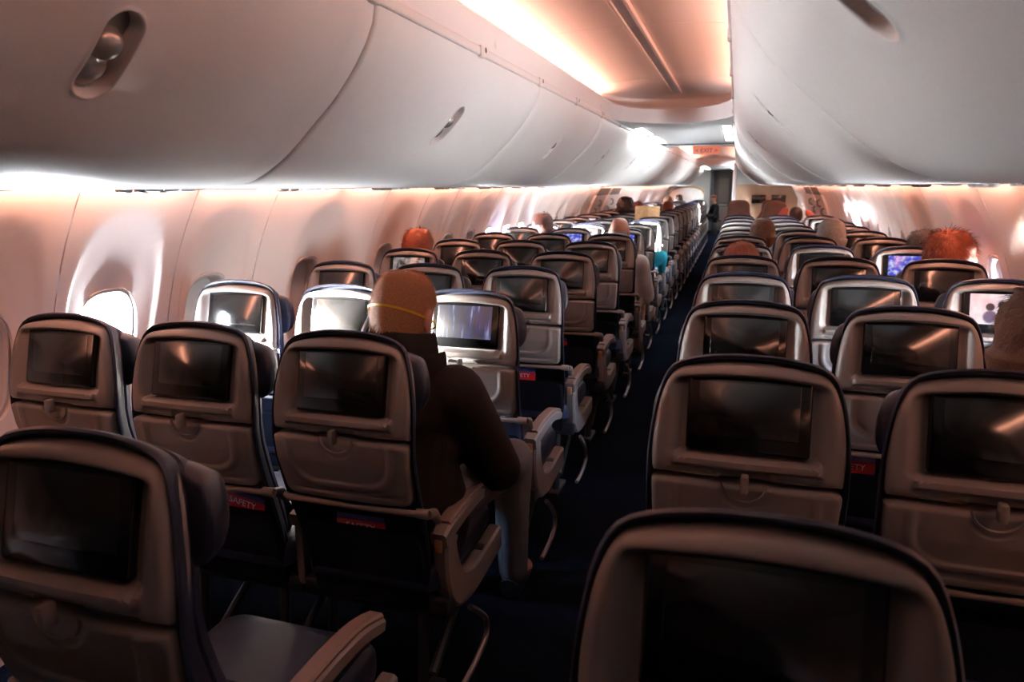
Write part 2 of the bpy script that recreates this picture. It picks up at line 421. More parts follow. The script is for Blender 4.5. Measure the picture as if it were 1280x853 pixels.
for s, nm, end in ((-1, 'left', 21.4), (1, 'right', 14.9)):
    k = -2; idx = 0
    while True:
        yc = .1625+BP*k
        if yc+BP/2 > end: break
        if k >= -1:
            idx += 1
            place = ['behind the camera row', 'beside the camera', 'second from the camera', 'third from the camera'] if False else None
            lb = 'closed white overhead bin with pill-shaped latch, %s bin along the %s side' % (ORD[idx-1], nm)
            t = thing('overhead_bin', (XC, yc, 0), lb, 'overhead bin', '%s side overhead bins' % nm)
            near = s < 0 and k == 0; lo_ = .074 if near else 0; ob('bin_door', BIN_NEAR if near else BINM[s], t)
            lr = ob('latch_recess', RECM[s], t, (0, lo_, 0))
            ob('latch_paddle', PADM[s], t, (0, lo_, 0))
            for sv, o_ in ((LS-.03, .006), (LS+.05, .012)):
                x, z, nx, nz = prof(sv); ob('latch_rivet', RIV, lr, (s*(x-nx*o_), .004, z-nz*o_))
        else:
            tag(ob('trim_bin_%s' % nm, BINM[s], None, (XC, yc, 0)), 'bin behind the camera', kind='structure')
        k += 1
    yend = .1625+BP*k-BP/2
    # liner behind the joints
    m = MB(); ss = [SL*i/24 for i in range(25)]
    R = []
    for y in (Y0, yend):
        R.append([(XC+s*(prof(v)[0]-prof(v)[2]*.034), y, prof(v)[1]-prof(v)[3]*.034) for v in ss])
    m.rings(R, False)
    tag(ob('trim_bin_carcass_%s' % nm, m.mesh('carcass', M_RAIL)), 'bin carcass behind the door joints on the %s' % nm, kind='structure')
    # end cap of the bin run
    pts = [(XC+s*prof(v)[0], yend+.01, prof(v)[1]) for v in ss]+[(s*1.5, yend+.01, 1.505), (s*1.5, yend+.01, 1.958)]
    cp = me('bin_end', pts+[(p[0], p[1]+.03, p[2]) for p in pts], [tuple(range(len(pts))), tuple(range(len(pts), 2*len(pts)))]+[(i, (i+1) % len(pts), len(pts)+(i+1) % len(pts), len(pts)+i) for i in range(len(pts))], M_BIN, False)
    tag(ob('trim_bin_end_%s' % nm, cp), 'curved end cap of the %s bin run' % nm, kind='structure')
    # outboard soffit behind the service panels
    tag(ob('trim_soffit_%s' % nm, MB().box(*sorted((s*1.0, s*1.455)), Y0, 24.5, 1.512, 1.53).mesh('soffit', M_BIN, False)), 'soffit under the %s bins' % nm, kind='structure')
    # hinge rail with seat markers
    x0 = XC+s*.428
    rl = tag(ob('trim_rail_%s' % nm, MB().box(*sorted((x0-s*.012, x0+s*.012)), Y0, 24.4, 1.956, 1.988, .008, 3).mesh('rail', M_RAIL)), 'hinge rail above the %s bins' % nm, kind='structure')
    for i in range(-2, 25):
        y = .42+.787*i+.5
        if y > end: break
        ob('rail_clip', MB().box(-.017, .017, -.022, .022, -.021, .019, .005, 2).mesh('rail_clip', M_RAIL), rl, (x0, y, 1.972))
        ob('row_marker', MB().rings([[(-s*.0178, .022+.010*math.cos(a), .006+.010*math.sin(a)) for a in [2*math.pi*j/14 for j in range(14)]]], True, True).mesh('row_marker', mat('marker_dark', (.05, .04, .04), .5)), rl, (x0, y, 1.972))
# ---- ceiling domes
def plan(off, ya, yb, ca, cb, n=18):
    """closed plan curve; ca / cb = rounded (True) or square end"""
    hx = .405+off; p = []
    ry = .62+off
    for i in range(n+1):
        a = math.pi*i/n
        p.append((hx*math.cos(a), (yb-.62)+ry*math.sin(a)**(.85) if cb else yb))
    for i in range(n+1):
        a = math.pi+math.pi*i/n
        p.append((hx*math.cos(a), (ya+.62)-ry*abs(math.sin(a))**.85 if ca else ya))
    return p
def dome(ya, yb, ca, cb, tag_name, label, no):
    root = bpy.data.objects.new('ceiling_dome_%d' % no, None); COL.objects.link(root); tag(root, label, kind='structure')
    def ring(off, z): return [(XC+x, y, z) for x, y in plan(off, ya, yb, ca, cb)]
    lip = [ring(.022, 1.975), ring(.018, 1.99), ring(.004, 2.06), ring(0, 2.075), ring(.004, 2.083), ring(.014, 2.083), ring(.02, 2.07)]
    ob('cove_lip', MB().rings(lip).mesh('lip', M_LIP, True, 35), root)
    tr = [ring(.018, 2.072), ring(.095, 2.070), ring(.115, 2.09), ring(.115, 2.135), ring(.09, 2.160)]
    ob('cove_trough', MB().rings(tr).mesh('trough', M_DOME, True, 60), root)
    # dome panels: transverse panels with joints
    hx = .405+.095
    cuts = [ya-.10]
    y = .95-BP*4
    while y < yb:
        if y > ya+.3 and y < yb-.25: cuts.append(y)
        y += BP
    cuts.append(yb+.10)
    def edge_x(y):
        ry = .62+.095
        if cb and y > yb-.62: q = min(1, max(0, (y-(yb-.62))/ry)); return hx*math.cos(math.asin(min(1, q**(1/.85))))
        if ca and y < ya+.62: q = min(1, max(0, ((ya+.62)-y)/ry)); return hx*math.cos(math.asin(min(1, q**(1/.85))))
        return hx
    for c0, c1 in zip(cuts, cuts[1:]):
        R = []; n = 14
        for i in range(n+1):
            y = c0+.003+(c1-c0-.006)*i/n; ex = edge_x(y)
            q = ex/hx
            R.append([(XC+ex*t, y, 2.158+.035*(1-(abs(t)*q+(1-q))**2.2)) for t in [-1+2*j/24 for j in range(25)]])
        R = [[(p[0], p[1], p[2]+.012) for p in R[0]]]+R+[[(p[0], p[1], p[2]+.012) for p in R[-1]]]
        m = MB().rings(R, False)
        ob('dome_panel', me('dome_panel', m.v, [tuple(reversed(f)) for f in m.f], M_DOME, True, 50), root)
    ob('dome_backing', MB().box(XC-.54, XC+.54, ya-.14, yb+.14, 2.215, 2.22).mesh('dome_backing', M_DARKGAP, False), root)
    # centre channel: two rails and a trough
    y0_, y1_ = ya+(.12 if ca else 0), yb-.10
    b = MB()
    for sx in (-1, 1): b.box(XC+sx*.030-.008, XC+sx*.030+.008, y0_, y1_, 2.172, 2.196, .004)
    ob('channel_rail', b.mesh('channel_rail', M_LIP), root)
    y = y0_; 
    cc = [y0_]+[c for c in cuts if y0_ < c < y1_]+[y1_]
    for c0, c1 in zip(cc, cc[1:]):
        ob('channel_strip', MB().box(XC-.021, XC+.021, c0+.006, c1-.006, 2.181, 2.19, .002).mesh('channel_strip', M_CEIL), root)
    # LED strips hidden in the trough
    for s, nm in ((-1, 'left'), (1, 'right')):
        a = ya+(.55 if ca else 0); c = yb-.50
        lt = ob('light_strip', MB().box(-.012, .012, a, c, 0, .012).mesh('led', M_COVE, False), None, (XC+s*(.405+.062), 0, 2.076))
        tag(lt, 'warm cove light strip along the %s edge of the %s ceiling dome' % (nm, label.split()[0]), 'light strip', 'cove light strips')
    return root
dome(-1.25, 4.92, True, True, 'd', 'near rounded ceiling dome with warm cove glow', 1)  # rear end pulled in so less glow reaches the near seat backs
dome(8.25, 17.4, True, True, 'd', 'far rounded ceiling dome with warm cove glow', 2)
def flat_between(no, segs, label):
    root = bpy.data.objects.new('ceiling_panel_%d' % no, None); COL.objects.link(root); tag(root, label, kind='structure')
    for s_ in segs: ob('flat_panel', s_, root)
    return root
def arc_fill(yb, yto, sgn):
    n = 24; a_, b_ = [], []
    for i in range(n+1):
        a = math.pi*i/n; x = (.405+.02)*math.cos(a)
        y = (yb-sgn*.62)+sgn*(.64)*math.sin(a)**.85
        a_.append((XC+x, y, 1.978)); b_.append((XC+x, yto, 1.978))
    m = MB().rings([a_, b_], False)
    return me('flat_panel', m.v, m.f if sgn < 0 else [tuple(reversed(f)) for f in m.f], M_CEIL, False)
def flatp(x0, x1, y0, y1, z=1.990): return MB().box(x0, x1, y0+.003, y1-.003, z, z+.012, .003, 1).mesh('flat_panel', M_CEIL)
flat_between(0, [arc_fill(-1.25, -1.5, -1), flatp(XC-.425, XC+.425, -2.6, -1.5)], 'added unlit flat ceiling behind the camera')  # unseen panel without lights, added to keep the near seat backs darker
flat_between(1, [arc_fill(4.92, 5.12, 1), flatp(XC-.425, XC+.425, 5.12, 5.30), flatp(XC-.425, XC+.30, 5.30, 7.86), flatp(XC+.30, XC+.425, 5.30, 7.86), flatp(XC-.425, XC+.425, 7.86, 8.02), arc_fill(8.25, 8.02, -1)], 'flat white ceiling panel between the two domes')
flat_between(2, [arc_fill(17.4, 17.6, 1), flatp(XC-.425, XC+.425, 17.6, 19.0), flatp(XC-.425, XC+.425, 19.0, 21.4), flatp(-1.6, 1.6, 21.4, 24.6, 2.03)], 'flat white ceiling panel beyond the far dome')
lampn = [('left', -.372, 5.50, 6.22), ('left', -.372, 6.55, 7.55), ('right', .345, 5.50, 6.35), ('right', .345, 6.55, 7.4), ('left', -.36, 17.9, 19.2), ('right', .33, 17.9, 19.2), ('left', -.36, 19.8, 21.1), ('right', .33, 19.8, 21.1), ('left', -.75, 22.6, 23.8), ('right', .70, 22.6, 23.8)]  # last pair is added fill that brightens the front wall
for i, (nm, x, a, c) in enumerate(lampn):
    t = thing('ceiling_light', (x, (a+c)/2, 1.990 if i < 8 else 2.03), '%s flat ceiling lamp on the %s of the panel %s' % ('nearer' if i in (0, 2, 4, 5) else 'farther', nm, 'between the domes' if i < 4 else ('beyond the far dome' if i < 8 else 'by the galley, added fill')), 'ceiling light', 'flat ceiling lamps')
    h = (c-a)/2
    ob('lamp_frame', MB().box(-.040, .040, -h-.01, h+.01, -.006, .004, .003).mesh('lamp_frame', M_LIP), t)
    ob('diffuser', MB().box(-.033, .033, -h, h, -.010, -.005, .002).mesh('diffuser', M_LAMP), t)
# small blisters on the cove lip
for y in (1.86, 5.0-1.0):
    tag(ob('speaker_blister', MB().rings([[(.006*q, .016*k*math.cos(a), .026*k*math.sin(a)) for a in [2*math.pi*j/20 for j in range(20)]] for k, q in ((1, 0), (.85, .7), (.5, 1))], True, False, True).mesh('blister', M_LIP), None, (XC-.418, y, 2.03)), 'small oval cover on the left cove lip, %s one' % ('nearer' if y < 2 else 'farther'), 'cover', 'cove lip covers')
# exit sign hanging at the start of the far dome
t = thing('exit_sign', (.05, 8.9, 2.0), 'orange lit exit sign hanging below the far ceiling dome', 'exit sign')
ob('sign_box', MB().box(-.17, .17, -.03, .03, -.10, .09, .008).mesh('sign_box', M_EXIT), t)
tm = text_mesh('< EXIT >', .075, mat('sign_letters', (.12, .02, .01), .6))
ob('lettering', tm, t, (0, -.0312, -.055), (math.radians(90), 0, 0))
ob('hanger', MB().box(-.02, .02, -.01, .01, .085, .17).mesh('hanger', M_LIP), t)

# ---- service panels under the bins
def psu_meshes(s):
    base = MB().box(-.20, .20, -.375, .375, -.004, .012, .005, 2).mesh('panel', M_BIN)
    noz = MB()
    noz.rings([[(r_*math.cos(a), r_*math.sin(a), z) for a in [2*math.pi*j/16 for j in range(16)]] for r_, z in ((.024, 0), (.022, -.008), (.014, -.012), (.010, -.006))], True, False, True)
    lens = MB().rings([[(r_*math.cos(a), r_*math.sin(a), z) for a in [2*math.pi*j/16 for j in range(16)]] for r_, z in ((.022, 0), (.020, -.006), (.010, -.008))], True, False, True)
    vent = MB()
    for i in range(7): vent.box(-.10+i*.03, -.085+i*.03, -.06, .06, -.006, -.003)
    return base, noz.mesh('nozzle', M_METAL), lens.mesh('lens', M_CEIL), vent.mesh('vent', mat('vent_dark', (.10, .09, .09), .6))
PSU = psu_meshes(1)
for s, nm, n in ((-1, 'left', 25), (1, 'right', 17)):
    for i in range(n):
        t = thing('service_panel', (s*1.24, .30+.787*i, 1.507), 'white service panel with air nozzles under the %s bins, %s from the camera' % (nm, ORD[i]), 'service panel', '%s service panels' % nm)
        ob('panel', PSU[0], t)
        if i < 12:
            for k in range(3):
                ob('air_nozzle', PSU[1], t, (-.06, -.16+.07*k, -.004)); ob('reading_lamp', PSU[2], t, (.05, -.16+.07*k, -.004))
            ob('vent_grille', PSU[3], t, (0, .2, 0))

# ---- front end: class divider, bulkhead, galley door
def arch_panel(x0, x1, zt, zs, y, th, m):
    pts = [(x0, 0), (x1, 0)]+[((x0+x1)/2+(x1-x0)/2*math.cos(a), zs+(zt-zs)*math.sin(a)) for a in [math.pi*k/16 for k in range(17)]]
    f = [(p[0], y, p[1]) for p in pts]; b = [(p[0], y+th, p[1]) for p in pts]; n = len(pts)
    return me('divider', f+b, [tuple(range(n)), tuple(reversed(range(n, 2*n)))]+[(i, n+i, n+(i+1) % n, (i+1) % n) for i in range(n)], m, False)
t = thing('class_divider', (0, 0, 0), 'pale grey cabin divider with curved top at the front left', 'divider')
ob('divider_panel', arch_panel(-1.50, -.50, 1.49, 1.26, 21.6, .05, M_CEIL), t)
ob('divider_edge', MB().tube([(-1.00+.50*math.cos(a), 21.6, 1.26+.23*math.sin(a)) for a in [math.pi*k/24 for k in range(25)]], .025, 8).mesh('edge', mat('divider_trim', (.45, .27, .12), .5)), t)
bh = tag(ob('wall_bulkhead', MB().box(.44, 1.66, 15.0, 15.06, 0, 1.53).mesh('bulk', M_TAN)), 'tan bulkhead closing the right seat block', kind='structure')
ob('bulkhead_lit_edge', MB().box(.36, .44, 14.98, 15.08, 0, 1.96, .01).mesh('post', M_CEIL), bh)  # white colour paints in the lit edge of the bulkhead
for i, x in enumerate((.90, 1.29)):
    t = thing('bulkhead_screen', (x, 14.985, 1.225), '%s black screen mounted on the tan bulkhead' % ('left' if i == 0 else 'right'), 'screen', 'bulkhead screens')
    ob('screen_bezel', MB().box(-.14, .14, -.012, .014, -.085, .085, .006).mesh('bezel', M_BEZEL), t)
    ob('screen_display', MB().box(-.12, .12, -.014, -.011, -.065, .07, .001).mesh('disp', M_LCD), t)
dr = tag(ob('door_1', MB().box(-.30, .34, Y1+.25, Y1+.29, 0, 2.05, .01).mesh('door', M_DOORGREY)), 'dark taupe galley door at the far end of the aisle', kind='structure')
ob('door_panel', MB().box(-.14, .20, Y1+.235, Y1+.252, .95, 1.75, .006).mesh('dp', mat('galley_panel', (.24, .19, .17), .5)), dr)
ob('door_panel', MB().box(-.14, .20, Y1+.235, Y1+.252, .12, .80, .006).mesh('dp', mat('galley_panel', (.24, .19, .17), .5)), dr)
ob('door_handle', MB().box(-.10, .16, Y1+.20, Y1+.235, .84, .88, .008).mesh('dh', M_METAL), dr)
ob('door_frame', MB().box(-.42, -.30, Y1+.0, Y1+.3, 0, 2.05, .01).mesh('df', mat('doorframe_blue', (.10, .11, .14), .5)), dr)
ob('door_curtain', MB().rings([[(.30+.02*math.sin(k*1.7)+.0*k, Y1-.05+.02*k, z) for k in range(8)] for z in (.02, 1.0, 2.03)], False).box(.27, .42, Y1-.02, Y1+.10, .02, 2.02, .03).mesh('dc', M_BLACK), dr)

# ---- overwing exits (two on each side): proud panel, grey header, handle grips
for s, nm in ((-1, 'left'), (1, 'right')):
    for k, yc in enumerate((10.35, 11.50)):
        n_ = (1 if s < 0 else 3)+k+1
        zz = [.40+i*(1.37-.40)/10 for i in range(11)]
        R = [[(s*(wx(z)+.0-.03), y, z) for z in zz] for y in (yc-.46, yc+.46)]
        R = [[(p[0]+s*.05, p[1], p[2]) for p in R[0]]]+R+[[(p[0]+s*.05, p[1], p[2]) for p in R[1]]]
        dd = tag(ob('door_%d' % n_, MB().rings(R, False).mesh('exit', M_WALL, True, 50)), '%s overwing exit on the %s sidewall' % ('nearer' if k == 0 else 'farther', nm), kind='structure')
        zt = [1.37+i*.11/4 for i in range(5)]
        ob('exit_header', MB().rings([[(s*(wx(z)-.034), y, z) for z in zt] for y in (yc-.48, yc+.48)], False).mesh('hdr', mat('exit_header', (.20, .18, .17), .5)), dd)
        ob('exit_handle', MB().tube([(s*(wx(1.30)-.05), yc-.2, 1.30), (s*(wx(1.30)-.075), yc-.15, 1.29), (s*(wx(1.25)-.075), yc-.02, 1.22), (s*(wx(1.2)-.05), yc+.02, 1.20)], .014, 8).mesh('h', M_METAL), dd)
        ob('exit_handle', MB().tube([(s*(wx(1.18)-.05), yc-.3, 1.18), (s*(wx(1.16)-.075), yc-.26, 1.16), (s*(wx(1.1)-.075), yc-.12, 1.10), (s*(wx(1.08)-.05), yc-.08, 1.08)], .014, 8).mesh('h', M_METAL), dd)

# ================================================================== SEATS
YB = [(.40, .115), (.6, .048), (.7, .014), (.8, -.012), (.86, -.017), (.92, -.012), (1.0, .001), (1.06, .014), (1.14, .036)]
def yb(z): return lerp(z, YB)
def outline(half, top_flat=None):
    """half: list of (x,z) from bottom-right corner up to top centre; returns closed loop"""
    h = catmull(half, 5)
    z0 = h[0][1]; x0 = h[0][0]
    bot = [(-x0+2*x0*i/14, z0) for i in range(1, 14)]
    L = [(-x, z) for x, z in reversed(h[:-1])]
    return h+L+bot
UP = [(.1965, .881), (.198, .90), (.1995, .935), (.197, .975), (.191, 1.02), (.182, 1.058), (.170, 1.086), (.152, 1.105), (.127, 1.112), (.093, 1.1175), (.05, 1.1225), (0, 1.124)]
LO = [(.158, .685), (.177, .690), (.187, .706), (.190, .735), (.1935, .78), (.1955, .82), (.197, .85), (.197, .866)]
OUT_U = outline(UP)
hl = catmull(LO, 5)
OUT_L = hl+[(.197-.394*i/16, .872) for i in range(1, 16)]+[(-x, z) for x, z in reversed(hl)]+[(-.158+.316*i/14, .685) for i in range(1, 14)]
def seg_d(px, pz, a, b):
    ax, az = a; bx, bz = b; dx, dz = bx-ax, bz-az; L = dx*dx+dz*dz
    t = max(0, min(1, ((px-ax)*dx+(pz-az)*dz)/L)) if L > 0 else 0
    return math.hypot(px-ax-t*dx, pz-az-t*dz)
def odist(px, pz, O): return min(seg_d(px, pz, O[i], O[(i+1) % len(O)]) for i in range(len(O)))
def upper_y(x, z, dist):
    y = yb(z)+.22*x*x
    rr = .018
    if dist < rr: y += rr-math.sqrt(max(0, rr*rr-(rr-dist)**2))
    # hooded screen recess
    zt = 1.108-.5*x*x
    mx = sm(.170, .132, abs(x)); mz = sm(zt, zt-.020, z)*sm(.925, .932, z)
    y += .030*mx*mz*(.8+.2*sm(.92, 1.07, z))
    # ledge below the screen and the notches at its ends
    y -= .010*sm(.906, .913, z)*sm(.932, .926, z)*sm(.152, .144, abs(x))
    y += .006*sm(.153, .147, abs(x))*sm(.8845, .887, z)*sm(.905, .902, z)*sm(.052, .057, abs(x))
    # latch well
    y += .010*sm(.054, .047, abs(x))*sm(.906, .901, z)
    return y
def rr_d(x, z):
    """distance to the raised U line on the tray"""
    hx, rad, zb = .148, .075, .738
    ax = abs(x)
    if z > zb+rad: return abs(ax-hx)
    if ax < hx-rad: return abs(z-zb)
    return abs(math.hypot(ax-(hx-rad), z-(zb+rad))-rad)
def lower_y(x, z, dist):
    y = yb(z)+.22*x*x
    rr = .012
    if dist < rr: y += rr-math.sqrt(max(0, rr*rr-(rr-dist)**2))
    y -= .0055*sm(.013, .004, rr_d(x, z))
    y += .003*sm(.008, .002, abs(z-.713))*sm(.178, .168, abs(x))
    dl = math.hypot(x, z-.868)
    y += .004*sm(.052, .048, dl)
    return y
def plate(O, fn, cx, cz, name, m, nr=26, depth=.055):
    R = []
    R.append([(x, yb(z)+depth, z) for x, z in O])
    for k in range(nr):
        t = 1-(k/nr)**1.0*.985 if k else 1
        row = []
        for x, z in O:
            px, pz = cx+(x-cx)*t, cz+(z-cz)*t
            row.append((px, fn(px, pz, odist(px, pz, O)), pz))
        R.append(row)
    m_ = MB().rings(R, True, False, True)
    return me(name, m_.v, m_.f, m, True, 45)
# fine radial steps so that the recess edges read crisply
def plate2(O, fn, cx, cz, name, m, steps, depth=.055):
    R = [[(x, yb(z)+depth, z) for x, z in O]]
    for t in steps:
        R.append([(cx+(x-cx)*t, fn(cx+(x-cx)*t, cz+(z-cz)*t, odist(cx+(x-cx)*t, cz+(z-cz)*t, O)), cz+(z-cz)*t) for x, z in O])
    m_ = MB().rings(R, True, False, True)
    return me(name, m_.v, m_.f, m, True, 45)
ST = [1-.005*k for k in range(0, 60)]+[.70-.02*k for k in range(1, 33)]
def dens(O, n):
    P = O+[O[0]]; L = [0]
    for a, b in zip(P, P[1:]): L.append(L[-1]+math.hypot(b[0]-a[0], b[1]-a[1]))
    o = []; j = 0
    for k in range(n):
        s_ = L[-1]*k/n
        while L[j+1] < s_: j += 1
        t = (s_-L[j])/(L[j+1]-L[j]); o.append((P[j][0]+(P[j+1][0]-P[j][0])*t, P[j][1]+(P[j+1][1]-P[j][1])*t))
    return o
def gridplate(O, fn, name, m, nx, nz, depth=.055):
    """regular grid clipped to the outline: rows in z, x scaled to the outline half width"""
    zs0 = min(p[1] for p in O); zs1 = max(p[1] for p in O)
    return None
OU = dens(OUT_U, 120); OL = dens(OUT_L, 104)
STU = [1-.01*k for k in range(10)]+[.9-.018*k for k in range(0, 30)]+[.34, .28, .2, .1, .02]
SHELL_U = plate2(OU, upper_y, 0, 1.0, 'back_shell', M_SHELL, STU)
STL = [1-.012*k for k in range(8)]+[.90-.022*k for k in range(0, 27)]+[.26, .2, .1, .02]
SHELL_L = plate2(OL, lower_y, 0, .785, 'tray_table', M_SHELL, STL)
# screen
def rrect(w_, h_, rad, n=5):
    o = []
    for cx, cz, a0 in ((w_/2-rad, h_/2-rad, 0), (-w_/2+rad, h_/2-rad, 90), (-w_/2+rad, -h_/2+rad, 180), (w_/2-rad, -h_/2+rad, 270)):
        for k in range(n+1):
            a = math.radians(a0+90*k/n); o.append((cx+rad*math.cos(a), cz+rad*math.sin(a)))
    return o
def slab(w_, h_, rad, y0, y1, name, m, bev=.003):
    A = rrect(w_, h_, rad); B = rrect(w_-2*bev, h_-2*bev, max(.001, rad-bev))
    return MB().rings([[(x, y1, z) for x, z in A], [(x, y0+bev, z) for x, z in A], [(x, y0, z) for x, z in B]], True, True, True).mesh(name, m, True, 50)
S_TILT = math.atan2(yb(1.10)+.030-(yb(.937)+.024), .163)
BEZ = slab(.254, .167, .009, -.008, .012, 'screen_bezel', M_BEZEL)
DISP = slab(.208, .118, .003, -.0088, -.004, 'screen_display', M_LCD, .0006)
CHIN = text_mesh('....', .012, mat('bezel_print', (.25, .25, .25), .5)) if False else None
# latch: recess half disc rim and turn button
lt_ = MB().box(-.008, .008, -.030, -.004, -.024, .016, .005, 2)
LATCH = lt_.mesh('tray_latch', M_SHELL)
hb = MB().rings([[(.046*k*math.cos(a), y_, -.006+(.040*k*math.sin(a))) for a in [math.pi+math.pi*j/20 for j in range(21)]] for k, y_ in ((1.06, -.004), (1.03, -.0095), (.96, -.0095), (.93, -.004))], False)
LATCHRIM = hb.mesh('latch_rim', M_SHELL)
HB = MB().tube([(-.205, .04, .672), (-.19, .030, .672), (0, .026, .670), (.19, .030, .672), (.212, .035, .672)], [.008, .009, .007, .009, .010], 12).tube([(.195, .036, .672), (.228, .04, .670)], .0135, 14)
HB.tube([(.224, .04, .670), (.228, .07, .660), (.226, .10, .625)], [.013, .015, .012], 10)
HINGE = HB.mesh('hinge_bar', M_ARM)
# cushions
CU = [(.188, .45), (.198, .52), (.205, .62), (.2075, .72), (.2095, .82), (.2105, .90), (.2075, .96), (.201, 1.01), (.192, 1.055), (.179, 1.095), (.160, 1.118), (.133, 1.130), (.097, 1.138), (.05, 1.1435), (0, 1.145)]
OC = dens(outline(CU), 110)
def shrink(O, k):
    n = len(O); o = []
    for i in range(n):
        a, b = O[i-1], O[(i+1) % n]; tx, tz = b[0]-a[0], b[1]-a[1]; l = math.hypot(tx, tz) or 1
        o.append((O[i][0]-tz/l*k, O[i][1]+tx/l*k))
    return o
if shrink(OC, .01)[0][0] > OC[0][0]: _sg = -1
else: _sg = 1
def cush(O, prof_, name, m, cz, bulge=0):
    R = []
    for y_, ins in prof_:
        R.append([(x, y_+yb(z), z) for x, z in shrink(O, _sg*ins)])
    last = shrink(O, _sg*prof_[-1][1])
    for k in (.8, .5, .2): R.append([(x*k, prof_[-1][0]+yb(cz+(z-cz)*k)+bulge*(1-k), cz+(z-cz)*k) for x, z in last])
    m_ = MB().rings(R, True, True, True)
    return me(name, m_.v, m_.f, m, True, 50)
BACK = cush(OC, [(.062, .05), (.040, .014), (.026, .010), (.022, .003), (.028, 0), (.042, .006), (.060, .015), (.074, .026), (.080, .032), (.086, .029), (.115, .046), (.132, .065), (.140, .09)], 'backrest', M_NAVY, .8, .0)
HR = [(.160, .925), (.192, .935), (.207, .96), (.208, 1.0), (.200, 1.035), (.186, 1.063), (.164, 1.075), (.136, 1.084), (.095, 1.090), (.05, 1.093), (0, 1.094)]
OH = dens(outline(HR), 90)
def headrest():
    R = []
    for y_, ins in ((.070, .010), (.078, .0), (.092, .0), (.115, .006), (.135, .018), (.147, .034), (.150, .05)):
        R.append([(x, y_+yb(z)+.016*sm(.10, .20, abs(x)), z) for x, z in shrink(OH, _sg*ins)])
    last = shrink(OH, _sg*.05)
    for k in (.8, .55, .25): R.append([(x*k, .182+yb(1.0+(z-1.0)*k)+.030*sm(.10, .20, abs(x*k))-.008*(1-k), 1.0+(z-1.0)*k) for x, z in last])
    m_ = MB().rings(R, True, True, True); return me('headrest', m_.v, m_.f, M_HEAD, True, 50)
HEADR = headrest()
def cushion_seat():
    b = MB(); R = []
    for z_, ins in ((.385, .012), (.392, .002), (.41, 0), (.445, 0), (.462, .006), (.474, .02), (.480, .05)):
        R.append([(x*(1), y+.345, z_) for x, y in rrect(.425-2*ins, .48-2*ins, .05, 6)])
    b.rings(R, True, True, True); return b.mesh('seat_cushion', M_NAVY, True, 50)
SEATC = cushion_seat()
POCK = MB().rings([[(x, y_, z) for x, z in rrect(w_, .27, .03, 4)] for y_, w_ in ((.105, .38), (.075, .38), (.063, .365))], True, True, True)
POCKET = me('literature_pocket', [(a, b+max(0, (.14-c))*.25, c+.45) for a, b, c in POCK.v], POCK.f, M_FABRIC, True, 50)
FRAME = MB().box(-.235, .235, .13, .20, .30, .36, .012).mesh('seat_beam', M_BLACK)
LEGM = MB().tube([(0, .16, .34), (0, .14, .20), (0, .12, .0)], [.018, .016, .02], 8).tube([(0, .47, .34), (0, .40, .18), (0, .20, .06)], [.016, .014, .016], 8).box(-.025, .025, .06, .24, 0, .02, .004).mesh('leg', M_BLACK)
def c_arm(sgn):
    """aisle armrest: open C with padded top arm, back post and lower arm"""
    x0, x1 = sorted((sgn*.192, sgn*.238))
    path = catmull([(.60, .325), (.50, .318), (.38, .310), (.30, .318), (.235, .345), (.195, .40), (.175, .46), (.17, .515), (.19, .545)], 4)
    th = [lerp(i/(len(path)-1), [(0, .085), (.25, .09), (.45, .105), (.6, .105), (.8, .082), (1, .07)]) for i in range(len(path))]
    b = MB().sweep(path, [(x0, x1, t) for t in th])
    body = b.mesh('armrest', M_ARM, True, 40)
    p2 = catmull([(.125, .548), (.16, .556), (.22, .562), (.34, .566), (.46, .556), (.55, .530)], 4)
    th2 = [lerp(i/(len(p2)-1), [(0, .05), (.2, .052), (1, .036)]) for i in range(len(p2))]
    top = MB().sweep(p2, [(x0-.002, x1+.002, t) for t in th2]).mesh('arm_beam', M_ARM, True, 40)
    p3 = catmull([(.165, .583), (.24, .590), (.34, .592), (.46, .581), (.55, .552)], 4)
    cap = MB().sweep(p3, [(x0+.002, x1-.002, .016)]*len(p3)).mesh('arm_pad', M_ARMCAP, True, 40)
    btn = MB().box(x0+.012, x1-.012, .118, .130, .515, .553, .004).mesh('recline_button', mat('button_tan', (.40, .20, .11), .45))
    pan = MB().box(*sorted((sgn*.184, sgn*.194)), .22, .56, .34, .54, .008).mesh('side_pad', M_NAVY)
    hoop = MB().tube(catmull([(sgn*.235, .30, .24), (sgn*.240, .38, .17), (sgn*.240, .43, .11), (sgn*.240, .42, .055), (sgn*.236, .32, .022), (sgn*.232, .24, .012)], 5), .0095, 8).mesh('baggage_bar', M_ARM)
    return dict(armrest=body, arm_beam=top, arm_pad=cap, recline_button=btn, side_pad=pan, baggage_bar=hoop)
CARM = {s: c_arm(s) for s in (-1, 1)}
def mid_arm(sgn):
    x0, x1 = sorted((sgn*.209, sgn*.250))
    p = catmull([(.12, .548), (.18, .560), (.30, .566), (.46, .562), (.53, .548)], 4)
    return MB().sweep(p, [(x0, x1, .042)]*len(p)).box(x0+.006, x1-.006, .13, .20, .33, .56, .01).mesh('armrest', M_ARMCAP, True, 40)
MARM = {s: mid_arm(s) for s in (-1, 1)}
BELT = MB().box(-.10, .10, .30, .345, .480, .483).mesh('seat_belt', M_FABRIC)
BUCK = MB().box(-.028, .028, -.022, .022, 0, .012, .004).mesh('buckle', M_METAL)
CARDM = (MB().box(-.075, .075, -.002, .002, -.03, .035, .001).mesh('card', M_RED), MB().box(-.073, .073, -.002, .002, .0355, .052, .001).mesh('card_header', M_BLUE))
CARDT = text_mesh('SAFETY', .028, M_WHITE)

